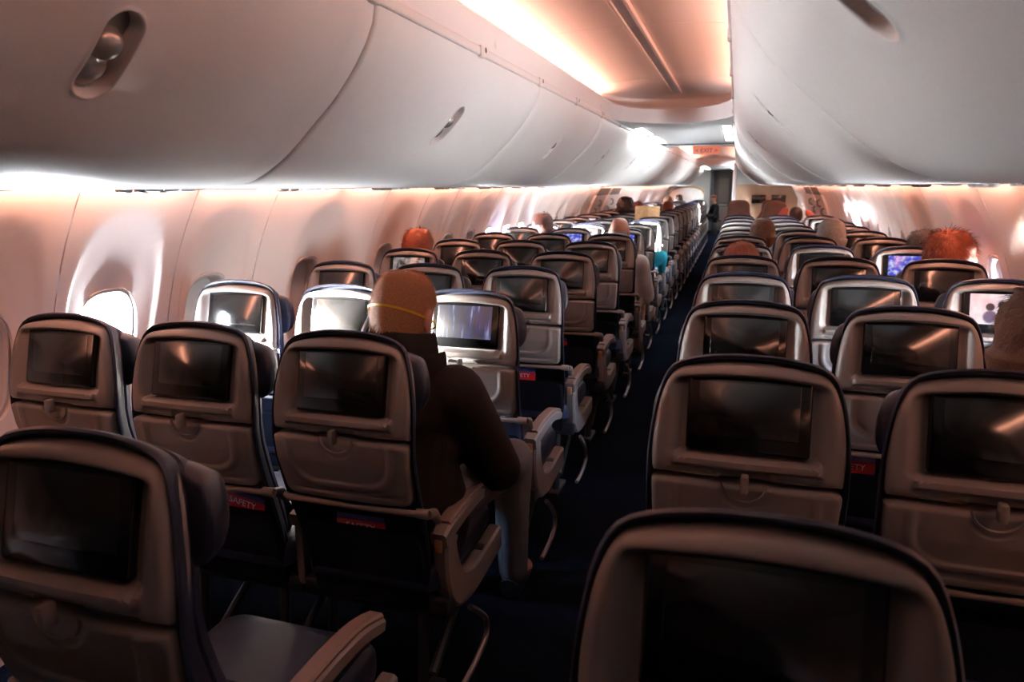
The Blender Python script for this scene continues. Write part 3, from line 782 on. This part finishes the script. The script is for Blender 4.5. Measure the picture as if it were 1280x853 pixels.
A_X, SP = .4975, .472
PITCH = .787
VIDEO = {(-1, 2): 'reflection', (3, 3): 'bright', (2, 4): None, (-3, 4): 'dim', (-2, 7): 'blue', (3, 5): 'blue', (-2, 8): 'bright', (-1, 7): 'blue', (-3, 11): 'bright'}
SIDE = {-1: 'left', 1: 'right'}
CN = {1: 'aisle', 2: 'middle', 3: 'window'}
OFFS = {(-3, 2): (-.01, 0), (-1, 2): (.035, 0), (-1, 3): (.01, 0), (-1, 4): (.015, 0), (-1, 5): (.02, 0), (-1, 6): (.02, 0)}
EXTRA = {(-1, 0): 'dark back with empty cushion beside it', (1, 0): 'huge blurred back at the bottom edge', (-1, 1): 'right behind the jacketed man', (-3, 1): 'beside the blazing open window', (-2, 1): 'between window and aisle seats', (-1, 2): 'sunlit white with a reflection painted on its screen', (-3, 2): 'sunlit white back by the sidewall', (-2, 2): 'sunlit white back behind the man', (1, 1): 'black screen, filling the right aisle side', (2, 1): 'cut by the right picture edge', (3, 3): 'bright playing screen at the right edge', (-1, 8): 'tan paper held above it'}
def make_seat(col, row, no_screen=False):
    s = 1 if col > 0 else -1; c = abs(col)
    ox, oy = OFFS.get((col, row), (0, 0))
    x = s*(A_X+SP*(c-1))+.0075+ox; y = row*PITCH-.060+oy
    on = VIDEO.get((col, row))
    lab = '%s %s seat, %s row from camera' % (SIDE[s], CN[c], ORD[row])
    ex = EXTRA.get((col, row))
    lab += ', '+(ex if ex else ('screen playing a picture' if on else 'grey shell with dark screen'))
    t = thing('airline_seat', (x, y, 0), lab, 'airline seat', '%s block of grey-backed airline seats' % SIDE[s])
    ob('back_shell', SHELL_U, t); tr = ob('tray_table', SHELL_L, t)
    zc_ = 1.0175
    bz = ob('screen_bezel', BEZ, t, (0, yb(zc_)+.024, zc_), (-S_TILT, 0, 0))
    dm = DISP
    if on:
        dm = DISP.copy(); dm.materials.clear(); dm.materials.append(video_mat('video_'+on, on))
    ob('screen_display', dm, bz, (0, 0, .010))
    la = ob('tray_latch', LATCH, t, (0, yb(.888), .888)); ob('latch_rim', LATCHRIM, la, (0, .002, -.005))
    ob('hinge_bar', HINGE, t)
    bk = ob('backrest', BACK, t); ob('headrest', HEADR, t)
    if row < 14:
        ob('seat_cushion', SEATC, t); ob('literature_pocket', POCKET, t); ob('seat_beam', FRAME, t); ob('seat_beam', FRAME, t, (0, .30, 0))
        for lx in (-.15, .15): ob('leg', LEGM, t, (lx, 0, 0))
    elif c == 1:
        ob('seat_cushion', SEATC, t); ob('seat_beam', FRAME, t); ob('seat_beam', FRAME, t, (0, .30, 0)); ob('leg', LEGM, t, (.1, 0, 0)); ob('leg', LEGM, t, (-.1, 0, 0))
    else:
        ob('seat_beam', FRAME, t); ob('seat_beam', FRAME, t, (0, .30, 0)); ob('leg', LEGM, t)
    a = -s
    if c == 1:
        ar = ob('armrest', CARM[a]['armrest'], t)
        for k in ('arm_beam', 'arm_pad', 'recline_button', 'side_pad'): ob(k, CARM[a][k], ar)
        ob('baggage_bar', CARM[a]['baggage_bar'], t)
    elif row < 14: ob('armrest', MARM[a], t)
    if (col, row) in ((-1, 0), (1, 0)):
        sb = ob('seat_belt', BELT, t); ob('buckle', BUCK, sb, (.02, .31, .483), (0, 0, .5))
    return t
SEATS = {}
for col in (-1, -2, -3):
    for row in range(0 if col == -1 else 1, 25 if col == -1 else (24 if col == -2 else 22)):
        SEATS[(col, row)] = make_seat(col, row)
for col in (1, 2, 3):
    for row in range({1: 0, 2: 1, 3: 2}[col], 12):
        SEATS[(col, row)] = make_seat(col, row)
# tall plain-backed recliners ahead of the right block
FH = [(.21, .45), (.235, .6), (.245, .8), (.235, .95), (.19, 1.04), (.165, 1.10), (.158, 1.18), (.145, 1.235), (.11, 1.26), (.05, 1.268), (0, 1.27)]
OF = dens(outline(FH), 90)
M_BROWN = mat('brown_leather', (.16, .085, .065), .45, nscale=12, namt=.15, bump=.2, bscale=400)
FB = cush(OF, [(.0, .03), (.004, .012), (.02, 0), (.10, 0), (.13, .012), (.14, .04)], 'backrest', M_BROWN, .85)
FC = MB().box(-.24, .24, .1, .6, .36, .48, .04, 3).mesh('seat_cushion', M_BROWN)
FL = MB().box(-.22, .22, .15, .55, .0, .37, .03, 2).mesh('seat_base', M_BLACK)
FA = MB().box(-.29, -.235, .08, .6, .38, .60, .02, 2).mesh('armrest', M_ARM)
for i, (x, y) in enumerate(((.50, 10.4), (1.02, 10.45), (.50, 11.6), (1.02, 11.6))):
    t = thing('recliner_seat', (x, y, 0), 'tall plain brown recliner seat, %s, %s row ahead of the right block' % ('aisle side' if i % 2 == 0 else 'inner side', 'first' if i < 2 else 'second'), 'recliner seat', 'brown recliner seats')
    ob('backrest', FB, t); ob('seat_cushion', FC, t); ob('seat_base', FL, t); ob('armrest', FA, t)
# safety cards in the pockets
def card(col, row, dx, z, label, tilt=0):
    p = SEATS[(col, row)].location
    t = thing('safety_card', (p.x+dx, p.y+.083, z), label, 'safety card', 'safety cards in seat pockets')
    t.rotation_euler = (0, tilt, 0)
    c_ = ob('card', CARDM[0], t); ob('card_header', CARDM[1], t); ob('lettering', CARDT, c_, (0, -.0024, .016), (math.radians(90), 0, 0))
card(-2, 1, .08, .585, 'red safety card in the pocket left of the man', .2)
card(-1, 1, .0, .565, 'dark red safety card in the pocket behind the man')
card(-1, 3, -.02, .59, 'bright red safety card with blue top in the left aisle pocket')
card(-1, 4, -.05, .575, 'dim red safety card one row beyond the bright one')
card(2, 2, -.12, .59, 'red and blue safety card showing between the two near right seats')

# ================================================================== PEOPLE
M_SKIN = mat('skin', (.55, .27, .19), .5, nscale=12, namt=.08)
def apply(o):
    dg = bpy.context.evaluated_depsgraph_get(); x = bpy.data.meshes.new_from_object(o.evaluated_get(dg)); mods = o.modifiers
    o.modifiers.clear(); old = o.data; o.data = x; bpy.data.meshes.remove(old); return o
def skin_mesh(chains, m, name, voxel=.010, extra=None, smooth=5):
    """joints {id: (pos, (rx, ry))} and bones -> tapered closed volumes fused into ONE continuous surface"""
    pts, edges = chains; b = MB()
    rad = {k: (v[1] if isinstance(v[1], tuple) else (v[1], v[1])) for k, v in pts.items()}
    for k, (p, _) in pts.items():
        p = Vector(p); rx, ry = rad[k]; rz = min(rx, ry); n, q = (18, 10) if rz > .02 else (10, 6)
        b.rings([[p+Vector((rx*math.sin(math.pi*i/q)*math.cos(2*math.pi*j/n), ry*math.sin(math.pi*i/q)*math.sin(2*math.pi*j/n), rz*math.cos(math.pi*i/q))) for j in range(n)] for i in range(q-1, 0, -1)], True, True, True)
    for i, j in edges:
        A, B = Vector(pts[i][0]), Vector(pts[j][0]); t = (B-A).normalized()
        ax = Vector((1, 0, 0)); 
        if abs(t.x) > .8: ax = Vector((0, 1, 0))
        a_ = (ax-t*ax.dot(t)).normalized(); c_ = t.cross(a_)
        n = 18 if min(rad[i]) > .02 else 10
        R = []
        for k in range(5):
            f = k/4; p = A.lerp(B, f); ra = rad[i][0]+(rad[j][0]-rad[i][0])*f; rb = rad[i][1]+(rad[j][1]-rad[i][1])*f
            R.append([p+ra*math.cos(2*math.pi*q/n)*a_+rb*math.sin(2*math.pi*q/n)*c_ for q in range(n)])
        b.rings(R, True, True, True)
    for e_ in extra or []:
        b.add([v.co[:] for v in e_.vertices], [tuple(p.vertices) for p in e_.polygons])
    x = bpy.data.meshes.new(name); x.from_pydata(b.v, [], b.f)
    bm = bmesh.new(); bm.from_mesh(x); bmesh.ops.recalc_face_normals(bm, faces=bm.faces[:]); bm.to_mesh(x); bm.free()
    o = bpy.data.objects.new(name, x); COL.objects.link(o)
    rm = o.modifiers.new('r', 'REMESH'); rm.mode = 'VOXEL'; rm.voxel_size = voxel; rm.use_smooth_shade = True
    sm_ = o.modifiers.new('sm', 'SMOOTH'); sm_.iterations = smooth; sm_.factor = .5
    apply(o)
    o.data.materials.clear(); o.data.materials.append(m); o.data.polygons.foreach_set('use_smooth', [True]*len(o.data.polygons))
    return o
def head_pt(v):
    """unit sphere point -> head surface (face towards +y), metres from head centre"""
    x, y, z = v
    X, Y, Z = x*.076, y*.096, z*.118
    if 0 < z < .995:
        f_ = min(1.5, (1-z**2.7)**(1/2.7)/math.sqrt(1-z*z)); X *= f_; Y *= f_
    if z < 0:
        k = -z; X *= 1-.30*k*k; 
        if y > 0: Y *= 1-.12*k
        else: Y *= 1-.55*k*k
    if y > .2:
        # eye sockets, nose, mouth, chin
        f = y
        X_, Z_ = X, Z
        for sx in (-1, 1): Y -= .010*math.exp(-(((X_-sx*.030)/.016)**2+((Z_-.004)/.012)**2))
        Y += .024*math.exp(-((X_/.012)**2+((Z_+.030)/.016)**2))+.010*math.exp(-((X_/.009)**2+((Z_+.008)/.02)**2))
        Y += .006*math.exp(-((X_/.022)**2+((Z_+.062)/.007)**2))-.004*math.exp(-((X_/.022)**2+((Z_+.069)/.003)**2))+.008*math.exp(-((X_/.02)**2+((Z_+.098)/.014)**2))
    return Vector((X, Y, Z))
def sphere(fn, nu=40, nv=28):
    R = []
    for i in range(1, nv):
        p = math.pi*i/nv; R.append([fn((math.sin(p)*math.cos(2*math.pi*j/nu), math.sin(p)*math.sin(2*math.pi*j/nu), math.cos(p))) for j in range(nu)])
    return R
def head_parts(mw, big=1.0):
    R = sphere(head_pt); b = MB().rings([[mw @ (q*big) for q in row] for row in R], True, True, True)
    for sx in (-1, 1):   # ears
        E = []
        for k, (dx, w_, h_) in enumerate(((-.006, .014, .026), (.006, .018, .031), (.018, .021, .034), (.021, .014, .025))):
            E.append([mw @ (Vector((sx*(.070+dx), -.008+w_*math.cos(a)-.004*k, .000+h_*math.sin(a)))*big) for a in [2*math.pi*j/16 for j in range(16)]])
        b.rings(E, True, True, True)
    return me('head', b.v, b.f, None)
def hair_mesh(mw, m, style, big=1.0, seed=0):
    def fn(v):
        q = head_pt(v); x, y, z = v
        th = {'short': .007, 'bald': .003, 'full': .024, 'long': .020, 'wild': .034}[style]
        n = mnoise.noise(Vector((x*3+seed, y*3, z*3)))*(.25 if style != 'short' else .08)+mnoise.noise(Vector((x*14+seed, y*14, z*4)))*(.35 if style == 'wild' else .10)
        # hair line: higher at the front
        cut = .28 if y > .35 else lerp(y, [(-1, -.62), (-.2, -.50), (0, -.10), (.35, .25)])
        if style == 'bald': cut = -.62; 
        if style in ('long', 'full', 'wild') and y < .2: cut -= .45
        k = sm(cut-.10, cut+.08, z)
        if style == 'bald': k *= 1-sm(.25, .5, z-y*.3)
        base = Vector(q); nn = Vector((x/.076, y/.096, z/.118)).normalized()
        if style in ('long', 'full', 'wild') and y < .2 and z < 0:
            base.x = x*.080*(1+.12); base.y = min(base.y, y*.09) ; nn = Vector((x, y, 0)).normalized() if abs(x)+abs(y) > .05 else nn
        off = th*(1+n)*k-.010*(1-k)
        return mw @ ((base+nn*off)*big)
    R = sphere(fn, 64, 44); b = MB().rings(R, True, True, True); return b.mesh('hair', m, True, 80)
def fuzz(mesh, mw, fn, n, length, width, big=1.0, zmin=-.45, flow=(0, -.4, -.9), jit=.35):
    """short blades of hair rooted on the head, combed away from the crown"""
    rnd = random.Random(3); b = MB()
    for _ in range(n):
        z = rnd.uniform(zmin, .995); a = rnd.uniform(0, 2*math.pi); q = math.sqrt(1-z*z); v = (q*math.cos(a), q*math.sin(a), z)
        if v[1] > .35 and z < .30: continue
        if -.25 < v[1] <= .35 and z < .02: continue
        p = Vector(fn(v)); nn = Vector((v[0]/.076, v[1]/.096, v[2]/.118)).normalized()
        fl = Vector(flow); t = fl-nn*fl.dot(nn)
        t = (t.normalized() if t.length > .05 else Vector((1, 0, 0)))+nn*.55+Vector((rnd.uniform(-jit, jit), rnd.uniform(-jit, jit), rnd.uniform(-jit, jit)))
        t.normalize(); s_ = nn.cross(t).normalized()*width; L = length*rnd.uniform(.6, 1.25)
        P_ = [p-s_, p+s_, p+t*L*.6+s_*.7+nn*.001, p+t*L-nn*L*.12, p+t*L*.6-s_*.7+nn*.001]
        b.add([mw @ (x*big) for x in P_], [(0, 1, 2, 4), (4, 2, 3)])
    bm = bmesh.new(); bm.from_mesh(mesh); x = bpy.data.meshes.new('f'); x.from_pydata(b.v, [], b.f); bm.from_mesh(x); bm.to_mesh(mesh); bm.free(); bpy.data.meshes.remove(x)
def hair_mat(name, c1, rough=.55):
    m = bpy.data.materials.new(name); m.use_nodes = True; t = m.node_tree; b = t.nodes['Principled BSDF']; b.inputs['Roughness'].default_value = rough
    co = t.nodes.new('ShaderNodeTexCoord'); mp = t.nodes.new('ShaderNodeMapping'); mp.inputs['Scale'].default_value = (1, 1, .18)
    n = t.nodes.new('ShaderNodeTexNoise'); n.inputs['Scale'].default_value = 700; n.inputs['Detail'].default_value = 5
    t.links.new(co.outputs['Object'], mp.inputs[0]); t.links.new(mp.outputs[0], n.inputs['Vector'])
    rr = t.nodes.new('ShaderNodeValToRGB'); rr.color_ramp.elements[0].position = .35; rr.color_ramp.elements[1].position = .65
    rr.color_ramp.elements[0].color = (*[c*.55 for c in c1], 1); rr.color_ramp.elements[1].color = (*[min(1, c*1.35) for c in c1], 1)
    t.links.new(n.outputs['Fac'], rr.inputs[0]); t.links.new(rr.outputs[0], b.inputs['Base Color'])
    bp = t.nodes.new('ShaderNodeBump'); bp.inputs['Strength'].default_value = .6; bp.inputs['Distance'].default_value = .003
    t.links.new(n.outputs['Fac'], bp.inputs['Height']); t.links.new(bp.outputs[0], b.inputs['Normal'])
    return m
def cloth_mat(name, c, rough=.85): return mat(name, c, rough, nscale=9, namt=.18, bump=.6, bscale=260, spec=.1)
def hand_chain(pts, edges, wrist, base, dirv, side_, pre):
    """palm and five bent fingers from the wrist joint"""
    dv = Vector(dirv).normalized(); up = Vector((0, 0, 1)); sd = dv.cross(up).normalized()*side_; wv = Vector(wrist)
    pts[pre+'palm'] = (wv+dv*.045, (.020, .012)); edges.append((base, pre+'palm'))
    for k, (o_, L) in enumerate(((.030, .062), (.011, .074), (-.009, .078), (-.028, .070), (-.044, .056))):
        if k == 0:
            a = wv+dv*.035+sd*.030; b_ = a+dv*.025+sd*.022; c_ = b_+dv*.024+sd*.006-up*.006
        else:
            a = wv+dv*.088+sd*(o_+.006); b_ = a+dv*L*.48-up*.008; c_ = b_+dv*L*.40-up*.026
        pts[pre+'f%da' % k] = (a, .0098); pts[pre+'f%db' % k] = (b_, .0088); pts[pre+'f%dc' % k] = (c_, .0074)
        edges += [(pre+'palm', pre+'f%da' % k), (pre+'f%da' % k, pre+'f%db' % k), (pre+'f%db' % k, pre+'f%dc' % k)]
def person(loc, label, head, hair, style, shirt, trousers=None, group=None, simple=True, headrot=(0, 0, 0), lean=(0, 0), skin=None, big=1.0, seed=0, arms='lap', hands=True, shirt_name='shirt', facing=0, elbow=None, legs=None):
    """seated person; loc = point on the floor below the pelvis, head = head centre relative to loc"""
    skin = skin or M_SKIN
    t = thing('person', loc, label, 'person', group, facing)
    H = Vector(head); nk = H+Vector((0, -.025, -.125)); ch = Vector((lean[0]*.6+H.x*.3, lean[1]*.6+.02, H.z-.34)); pel = Vector((0, 0, .56))
    ch = Vector((H.x*.65, H.y*.5-.01, H.z-(.33 if simple else .295))); sp = (ch+pel)/2+Vector((0, -.02, 0))
    sh = {k: ch+Vector((k*.175, -.005, .075)) for k in (-1, 1)}
    el = {k: ch+Vector((k*.235, .09, -.20)) for k in (-1, 1)}
    wr = {k: ch+Vector((k*.12, .30, -.26)) for k in (-1, 1)}
    if elbow:
        for k in elbow: el[k], wr[k] = Vector(elbow[k][0]), Vector(elbow[k][1])
    kn = {k: Vector((k*.14, .44, .53)) for k in (-1, 1)}; an = {k: Vector((k*.13, .46, .10)) for k in (-1, 1)}
    if legs:
        for k in legs: kn[k], an[k] = Vector(legs[k][0]), Vector(legs[k][1])
    P = {'pel': (pel, (.135, .105)), 'sp': (sp, (.13, .10)), 'ch': (ch, (.15, .11)), 'nk': (nk, (.052, .055)), 'hd': (H+Vector((0, -.01, -.05)), (.05, .06))}
    E = [('pel', 'sp'), ('sp', 'ch'), ('ch', 'nk'), ('nk', 'hd')]
    for k, n in ((-1, 'l'), (1, 'r')):
        P['s'+n] = (sh[k], .055); P['e'+n] = (el[k], .040); P['w'+n] = (wr[k], .028); E += [('ch', 's'+n), ('s'+n, 'e'+n), ('e'+n, 'w'+n)]
        P['h'+n] = (pel+Vector((k*.09, .03, -.01)), .085); P['k'+n] = (kn[k], .058); P['a'+n] = (an[k], .040); P['t'+n] = (an[k]+Vector((0, .13, -.055)), (.040, .030))
        E += [('pel', 'h'+n), ('h'+n, 'k'+n), ('k'+n, 'a'+n), ('a'+n, 't'+n)]
        if hands and not simple: hand_chain(P, E, wr[k], 'w'+n, (wr[k]-el[k]), -k, n)
    mw = Matrix.Translation(H) @ Matrix.Rotation(headrot[2], 4, 'Z') @ Matrix.Rotation(headrot[1], 4, 'Y') @ Matrix.Rotation(headrot[0], 4, 'X')
    body = skin_mesh((P, E), skin, 'body', .006 if not simple else .014, [head_parts(mw, big)])
    body.parent = t
    if style: ob('hair', hair_mesh(mw, hair, style, big, seed), t)
    # clothes: the same joints, fuller
    g = 1.22
    kx = 1.0 if simple else 1.16
    Q = {'sp': (sp, (.155*kx, .125*kx)), 'ch': (ch, (.175*kx, .135)), 'pel': (pel+Vector((0, 0, .0)), (.175*kx, .14*kx)), 'hem': (pel+Vector((0, 0, -.06)), (.178*kx, .145*kx)), 'nk': (ch+Vector((H.x*.1, .005, .125)), (.085, .085))}
    F = [('hem', 'pel'), ('pel', 'sp'), ('sp', 'ch'), ('ch', 'nk')]
    for k, n in ((-1, 'l'), (1, 'r')):
        Q['s'+n] = (sh[k], .084*kx); Q['e'+n] = (el[k], .066*kx); Q['w'+n] = (el[k]+(wr[k]-el[k])*.9, .044); F += [('ch', 's'+n), ('s'+n, 'e'+n), ('e'+n, 'w'+n)]
    c = skin_mesh((Q, F), shirt, shirt_name, .009 if not simple else .016); c.parent = t
    if trousers:
        Q = {'pel': (pel, (.15, .115))}; F = []
        for k, n in ((-1, 'l'), (1, 'r')):
            Q['h'+n] = (pel+Vector((k*.09, .03, -.01)), .10); Q['k'+n] = (kn[k], .073); Q['c'+n] = ((kn[k]+an[k])/2+Vector((0, -.012, 0)), .062); Q['a'+n] = (an[k]+Vector((0, 0, .0)), .056); F += [('pel', 'h'+n), ('h'+n, 'k'+n), ('k'+n, 'c'+n), ('c'+n, 'a'+n)]
        c = skin_mesh((Q, F), trousers, 'trousers', .010 if not simple else .016); c.parent = t
        for k in (-1, 1):
            sh_ = MB().tube([an[k]+Vector((0, -.05, -.055)), an[k]+Vector((0, 0, -.05)), an[k]+Vector((0, .10, -.062)), an[k]+Vector((0, .17, -.07))], [.040, .046, .042, .026], 10).mesh('shoe', M_BLACK); ob('shoe', sh_, t)
    return t, mw
H_BLOND = hair_mat('hair_sandy', (.50, .24, .115)); H_RED = hair_mat('hair_red', (.30, .07, .025)); H_BROWN = hair_mat('hair_brown', (.12, .05, .022))
H_DRED = hair_mat('hair_dark_red', (.07, .015, .010)); H_DARK = hair_mat('hair_dark', (.025, .013, .010)); H_GREY = hair_mat('hair_grey', (.36, .33, .30)); H_AUB = hair_mat('hair_auburn', (.22, .055, .022))
C_JACK = cloth_mat('jacket_brown_black', (.014, .009, .008)); C_JEAN = cloth_mat('grey_jeans', (.085, .085, .092)); C_DARK = cloth_mat('dark_uniform', (.008, .008, .011))
C_TEAL = cloth_mat('teal_cloth', (.010, .16, .21)); C_PINK = cloth_mat('pink_cloth', (.50, .14, .11)); C_GREYS = cloth_mat('grey_cloth', (.16, .15, .15)); C_WHITE = cloth_mat('white_cloth', (.6, .6, .6))
# --- the man in the second left row
mx, my = -.465, 1.03
man, mwm = person((mx, my, 0), 'man with short sandy hair, yellow mask strap and dark hooded jacket, seated', (-.022, .085, 1.122), H_BLOND, 'short', C_JACK, C_JEAN, simple=False, headrot=(-.12, .06, -.06), big=1.12, shirt_name='jacket',
    elbow={1: ((.235, .20, .62), (.10, .42, .60)), -1: ((-.26, .16, .64), (-.08, .40, .60))}, legs={1: ((.215, .43, .56), (.20, .47, .10)), -1: ((-.13, .44, .54), (-.12, .45, .10))})
hm = [c for c in man.children if c.name.startswith('hair')][0]
fuzz(hm.data, mwm, lambda v: head_pt(v)+Vector((v[0], v[1], v[2]))*.006, 16000, .013, .0007, 1.12, -.52)
# hood and collar
R = []
for k, (rx, ry, z, dy) in enumerate(((.105, .095, 1.00, .00), (.112, .105, 1.03, .0), (.100, .098, 1.075, .015), (.096, .094, 1.092, .02), (.088, .086, 1.085, .022), (.080, .078, 1.05, .02))):
    R.append([Vector((-.010+rx*math.cos(a), dy+.045+ry*math.sin(a), z+.012*math.cos(a+2.4)-.03*max(0, math.sin(a)))) for a in [2*math.pi*j/36 for j in range(36)]])
ob('collar', MB().rings(R).mesh('collar', C_JACK, True, 60), man)
R = []
for k, (t_, w_, hgt) in enumerate([(i/12, 0, 0) for i in range(13)]):
    a = math.pi*(1.02+.96*t_); cx, cy = .145*math.cos(a), .115*math.sin(a)
    wv = .022+.016*math.sin(math.pi*t_)
    R.append([Vector((-.010+cx*(1+wv*2.2*math.cos(b)), .035+cy*(1+wv*3.0*math.cos(b)), 1.005+wv*1.5*math.sin(b)-.02*math.sin(math.pi*t_))) for b in [2*math.pi*j/14 for j in range(14)]])
ob('hood', MB().rings(R, True, True, True).mesh('hood', C_JACK, True, 60), man)
tag(ob('collar_lining', MB().rings([[Vector((-.108+.014*k_*math.cos(a), .015+.030*k_*math.sin(a), 1.105+.030*k_*math.sin(a+.9)+q)) for a in [2*math.pi*j/16 for j in range(16)]] for k_, q in ((1, -.012), (1.05, 0), (.8, .012), (.3, .016))], True, True, True).mesh('lining', C_WHITE), man), 'pale grey collar lining')
# mask: strap round the head and a cup over nose and mouth
def strap_ring(zt, zf, w_):
    R = []
    for j in range(49):
        a = 2*math.pi*j/48
        zz = zt+(zf-zt)*(.5+.5*math.sin(a))
        vz = zz/.118; rad = math.sqrt(max(.05, 1-min(.95, vz*vz)))
        q = head_pt((rad*math.cos(a), rad*math.sin(a), vz))*1.12
        nn = Vector((math.cos(a), math.sin(a), 0)); q = q+nn*.013
        R.append([mwm @ (q+nn*dx+Vector((0, 0, dz))) for dx, dz in ((0, -w_), (.002, -w_), (.002, w_), (0, w_))])
    return R
mk = ob('face_mask', MB().rings([[mwm @ Vector((.046*k_*math.cos(a), .088+q, -.045+.050*k_*math.sin(a))) for a in [2*math.pi*j/24 for j in range(24)]] for k_, q in ((1, -.012), (.9, .018), (.6, .036), (.2, .044))], True, False, True).mesh('mask', C_WHITE), man)
tag(ob('strap', MB().rings(strap_ring(.036, -.040, .0034)).mesh('strap', mat('yellow_elastic', (.75, .52, .02), .5)), mk), 'yellow elastic strap')
# --- other passengers, mostly heads above the seat backs
def pax(x, y, hz, label, hair, style, shirt, seed=0, skin=None, big=1.0, rot=(0, 0, 0), elbow=None):
    bx = max(-1.36, min(1.36, x))
    t_ = person((bx, y-.06, 0), label, (x-bx, .06, hz), hair, style, shirt, None, 'passengers seen above the seat backs', True, rot, skin=skin, big=big, seed=seed, hands=False, elbow=elbow)
    if style == 'full':
        fuzz([c for c in t_[0].children if c.name.startswith('hair')][0].data, t_[1], lambda v: head_pt(v)*1.19, 1300, .040, .0016, big, -.45)
    return t_
pax(-1.50, 3.40, 1.105, 'passenger with bright red hair by the left sidewall, fifth row', H_RED, 'full', C_GREYS, 1)
pax(-1.31, 5.82, 1.12, 'passenger with dark red hair in the left block, eighth row', H_DRED, 'full', C_GREYS, 2)
pax(-.45, 5.05, 1.135, 'balding grey passenger in the left aisle seat ahead of the man', H_GREY, 'bald', C_WHITE, 3)
pax(-1.20, 10.4, 1.16, 'passenger in a dark pointed hood near the left exits', H_DARK, 'wild', C_DARK, 4, big=1.25)
pax(-1.12, 11.3, 1.11, 'red-brown haired passenger beyond the dark hood on the left', H_AUB, 'full', C_GREYS, 5)
pax(-.98, 15.2, 1.15, 'brown-haired passenger far along the left block before the divider', H_BROWN, 'full', C_GREYS, 6)
pax(-.95, 18.0, 1.15, 'dark-haired passenger farthest along the left block', H_DARK, 'full', C_GREYS, 7)
pax(-.62, 11.3, 1.12, 'auburn-haired passenger rising over the left seats near the aisle', H_AUB, 'full', C_GREYS, 8)
pax(-.50, 6.55, 1.02, 'passenger in a teal sleeve leaning into the aisle', H_DARK, 'short', C_TEAL, 9, elbow={1: ((.26, .02, .80), (.24, .25, .62)), -1: ((-.24, .10, .72), (-.1, .35, .62))})
pax(.66, 4.97, 1.13, 'brown-haired passenger above the right aisle seats', H_BROWN, 'full', C_GREYS, 10, big=.92)
pax(.50, 3.38, 1.055, 'auburn-haired passenger low in the right aisle seat, fifth row', H_AUB, 'full', C_GREYS, 11)
pax(1.15, 5.0, 1.115, 'grey-haired passenger with a pale headband in the right block', H_GREY, 'full', C_GREYS, 12)
cop = pax(1.535, 3.42, 1.105, 'passenger with tousled copper hair by the right sidewall', H_RED, 'wild', C_WHITE, 13, big=1.08)
fuzz([c for c in cop[0].children if c.name.startswith('hair')][0].data, cop[1], lambda v: head_pt(v)*1.25, 2600, .060, .0016, 1.08, -.35)
pax(1.60, 4.25, 1.08, 'dark-haired passenger just beyond the copper-haired one', H_DARK, 'full', C_DARK, 14)
pax(1.165, 1.10, 1.125, 'brown-haired passenger cut by the right picture edge', H_BROWN, 'full', C_DARK, 15, big=1.12)
pax(1.22, 9.35, 1.10, 'passenger in pink leaning over the right seats near the bulkhead', H_DARK, 'short', C_PINK, 16, elbow={1: ((.28, .0, .98), (.14, .1, 1.16)), -1: ((-.24, -.02, .98), (-.12, .1, 1.2))})
t, _ = person((-.17, 22.75, 0), 'crew member in dark uniform seated in the aisle by the galley', (0, .06, 1.10), H_AUB, 'short', C_DARK, C_DARK, None, True, facing=math.pi*.62)
t2 = thing('jump_seat', (-.17, 22.82, 0), 'small fold-down crew seat under the crew member', 'seat')
ob('seat_pad', MB().box(-.2, .2, -.2, .2, .40, .45, .015).mesh('seat_pad', M_BLACK), t2); ob('pedestal', MB().box(-.1, .1, -.1, .1, 0, .41, .01).mesh('pedestal', M_BLACK), t2)
# tan paper held up above a left aisle seat
t = thing('newspaper', (-.585, 8.05, 1.05), 'tan sheet of paper held up above the left aisle seats', 'newspaper')
R = [[(-.15+.30*i/10, .02*math.sin(i*.6)+abs(i-5)*.006+dy, z) for i in range(11)] for dy, z in ((0, 0), (.012, .08), (.02, .16), (.03, .215))]
ob('page', MB().rings(R, False).mesh('page', mat('tan_paper', (.50, .30, .15), .7, nscale=30, namt=.2)), t)
ob('page', MB().rings([[(a, b+.006, c) for a, b, c in q] for q in R], False).mesh('page', MATS['tan_paper']), t)
# small equipment box with a green light under the left seats
t = thing('equipment_box', (-.80, 1.42, .06), 'small equipment box with green light under the left seats', 'equipment box')
ob('box_body', MB().box(-.10, .10, -.08, .08, -.06, .06, .008).mesh('box_body', M_BLACK), t)
ob('indicator_light', MB().box(.02, .028, -.083, -.079, .02, .028).mesh('led', M_GREEN), t)
ob('box_label', MB().box(-.07, -.03, -.083, -.080, .01, .035).mesh('box_label', M_WHITE), t)
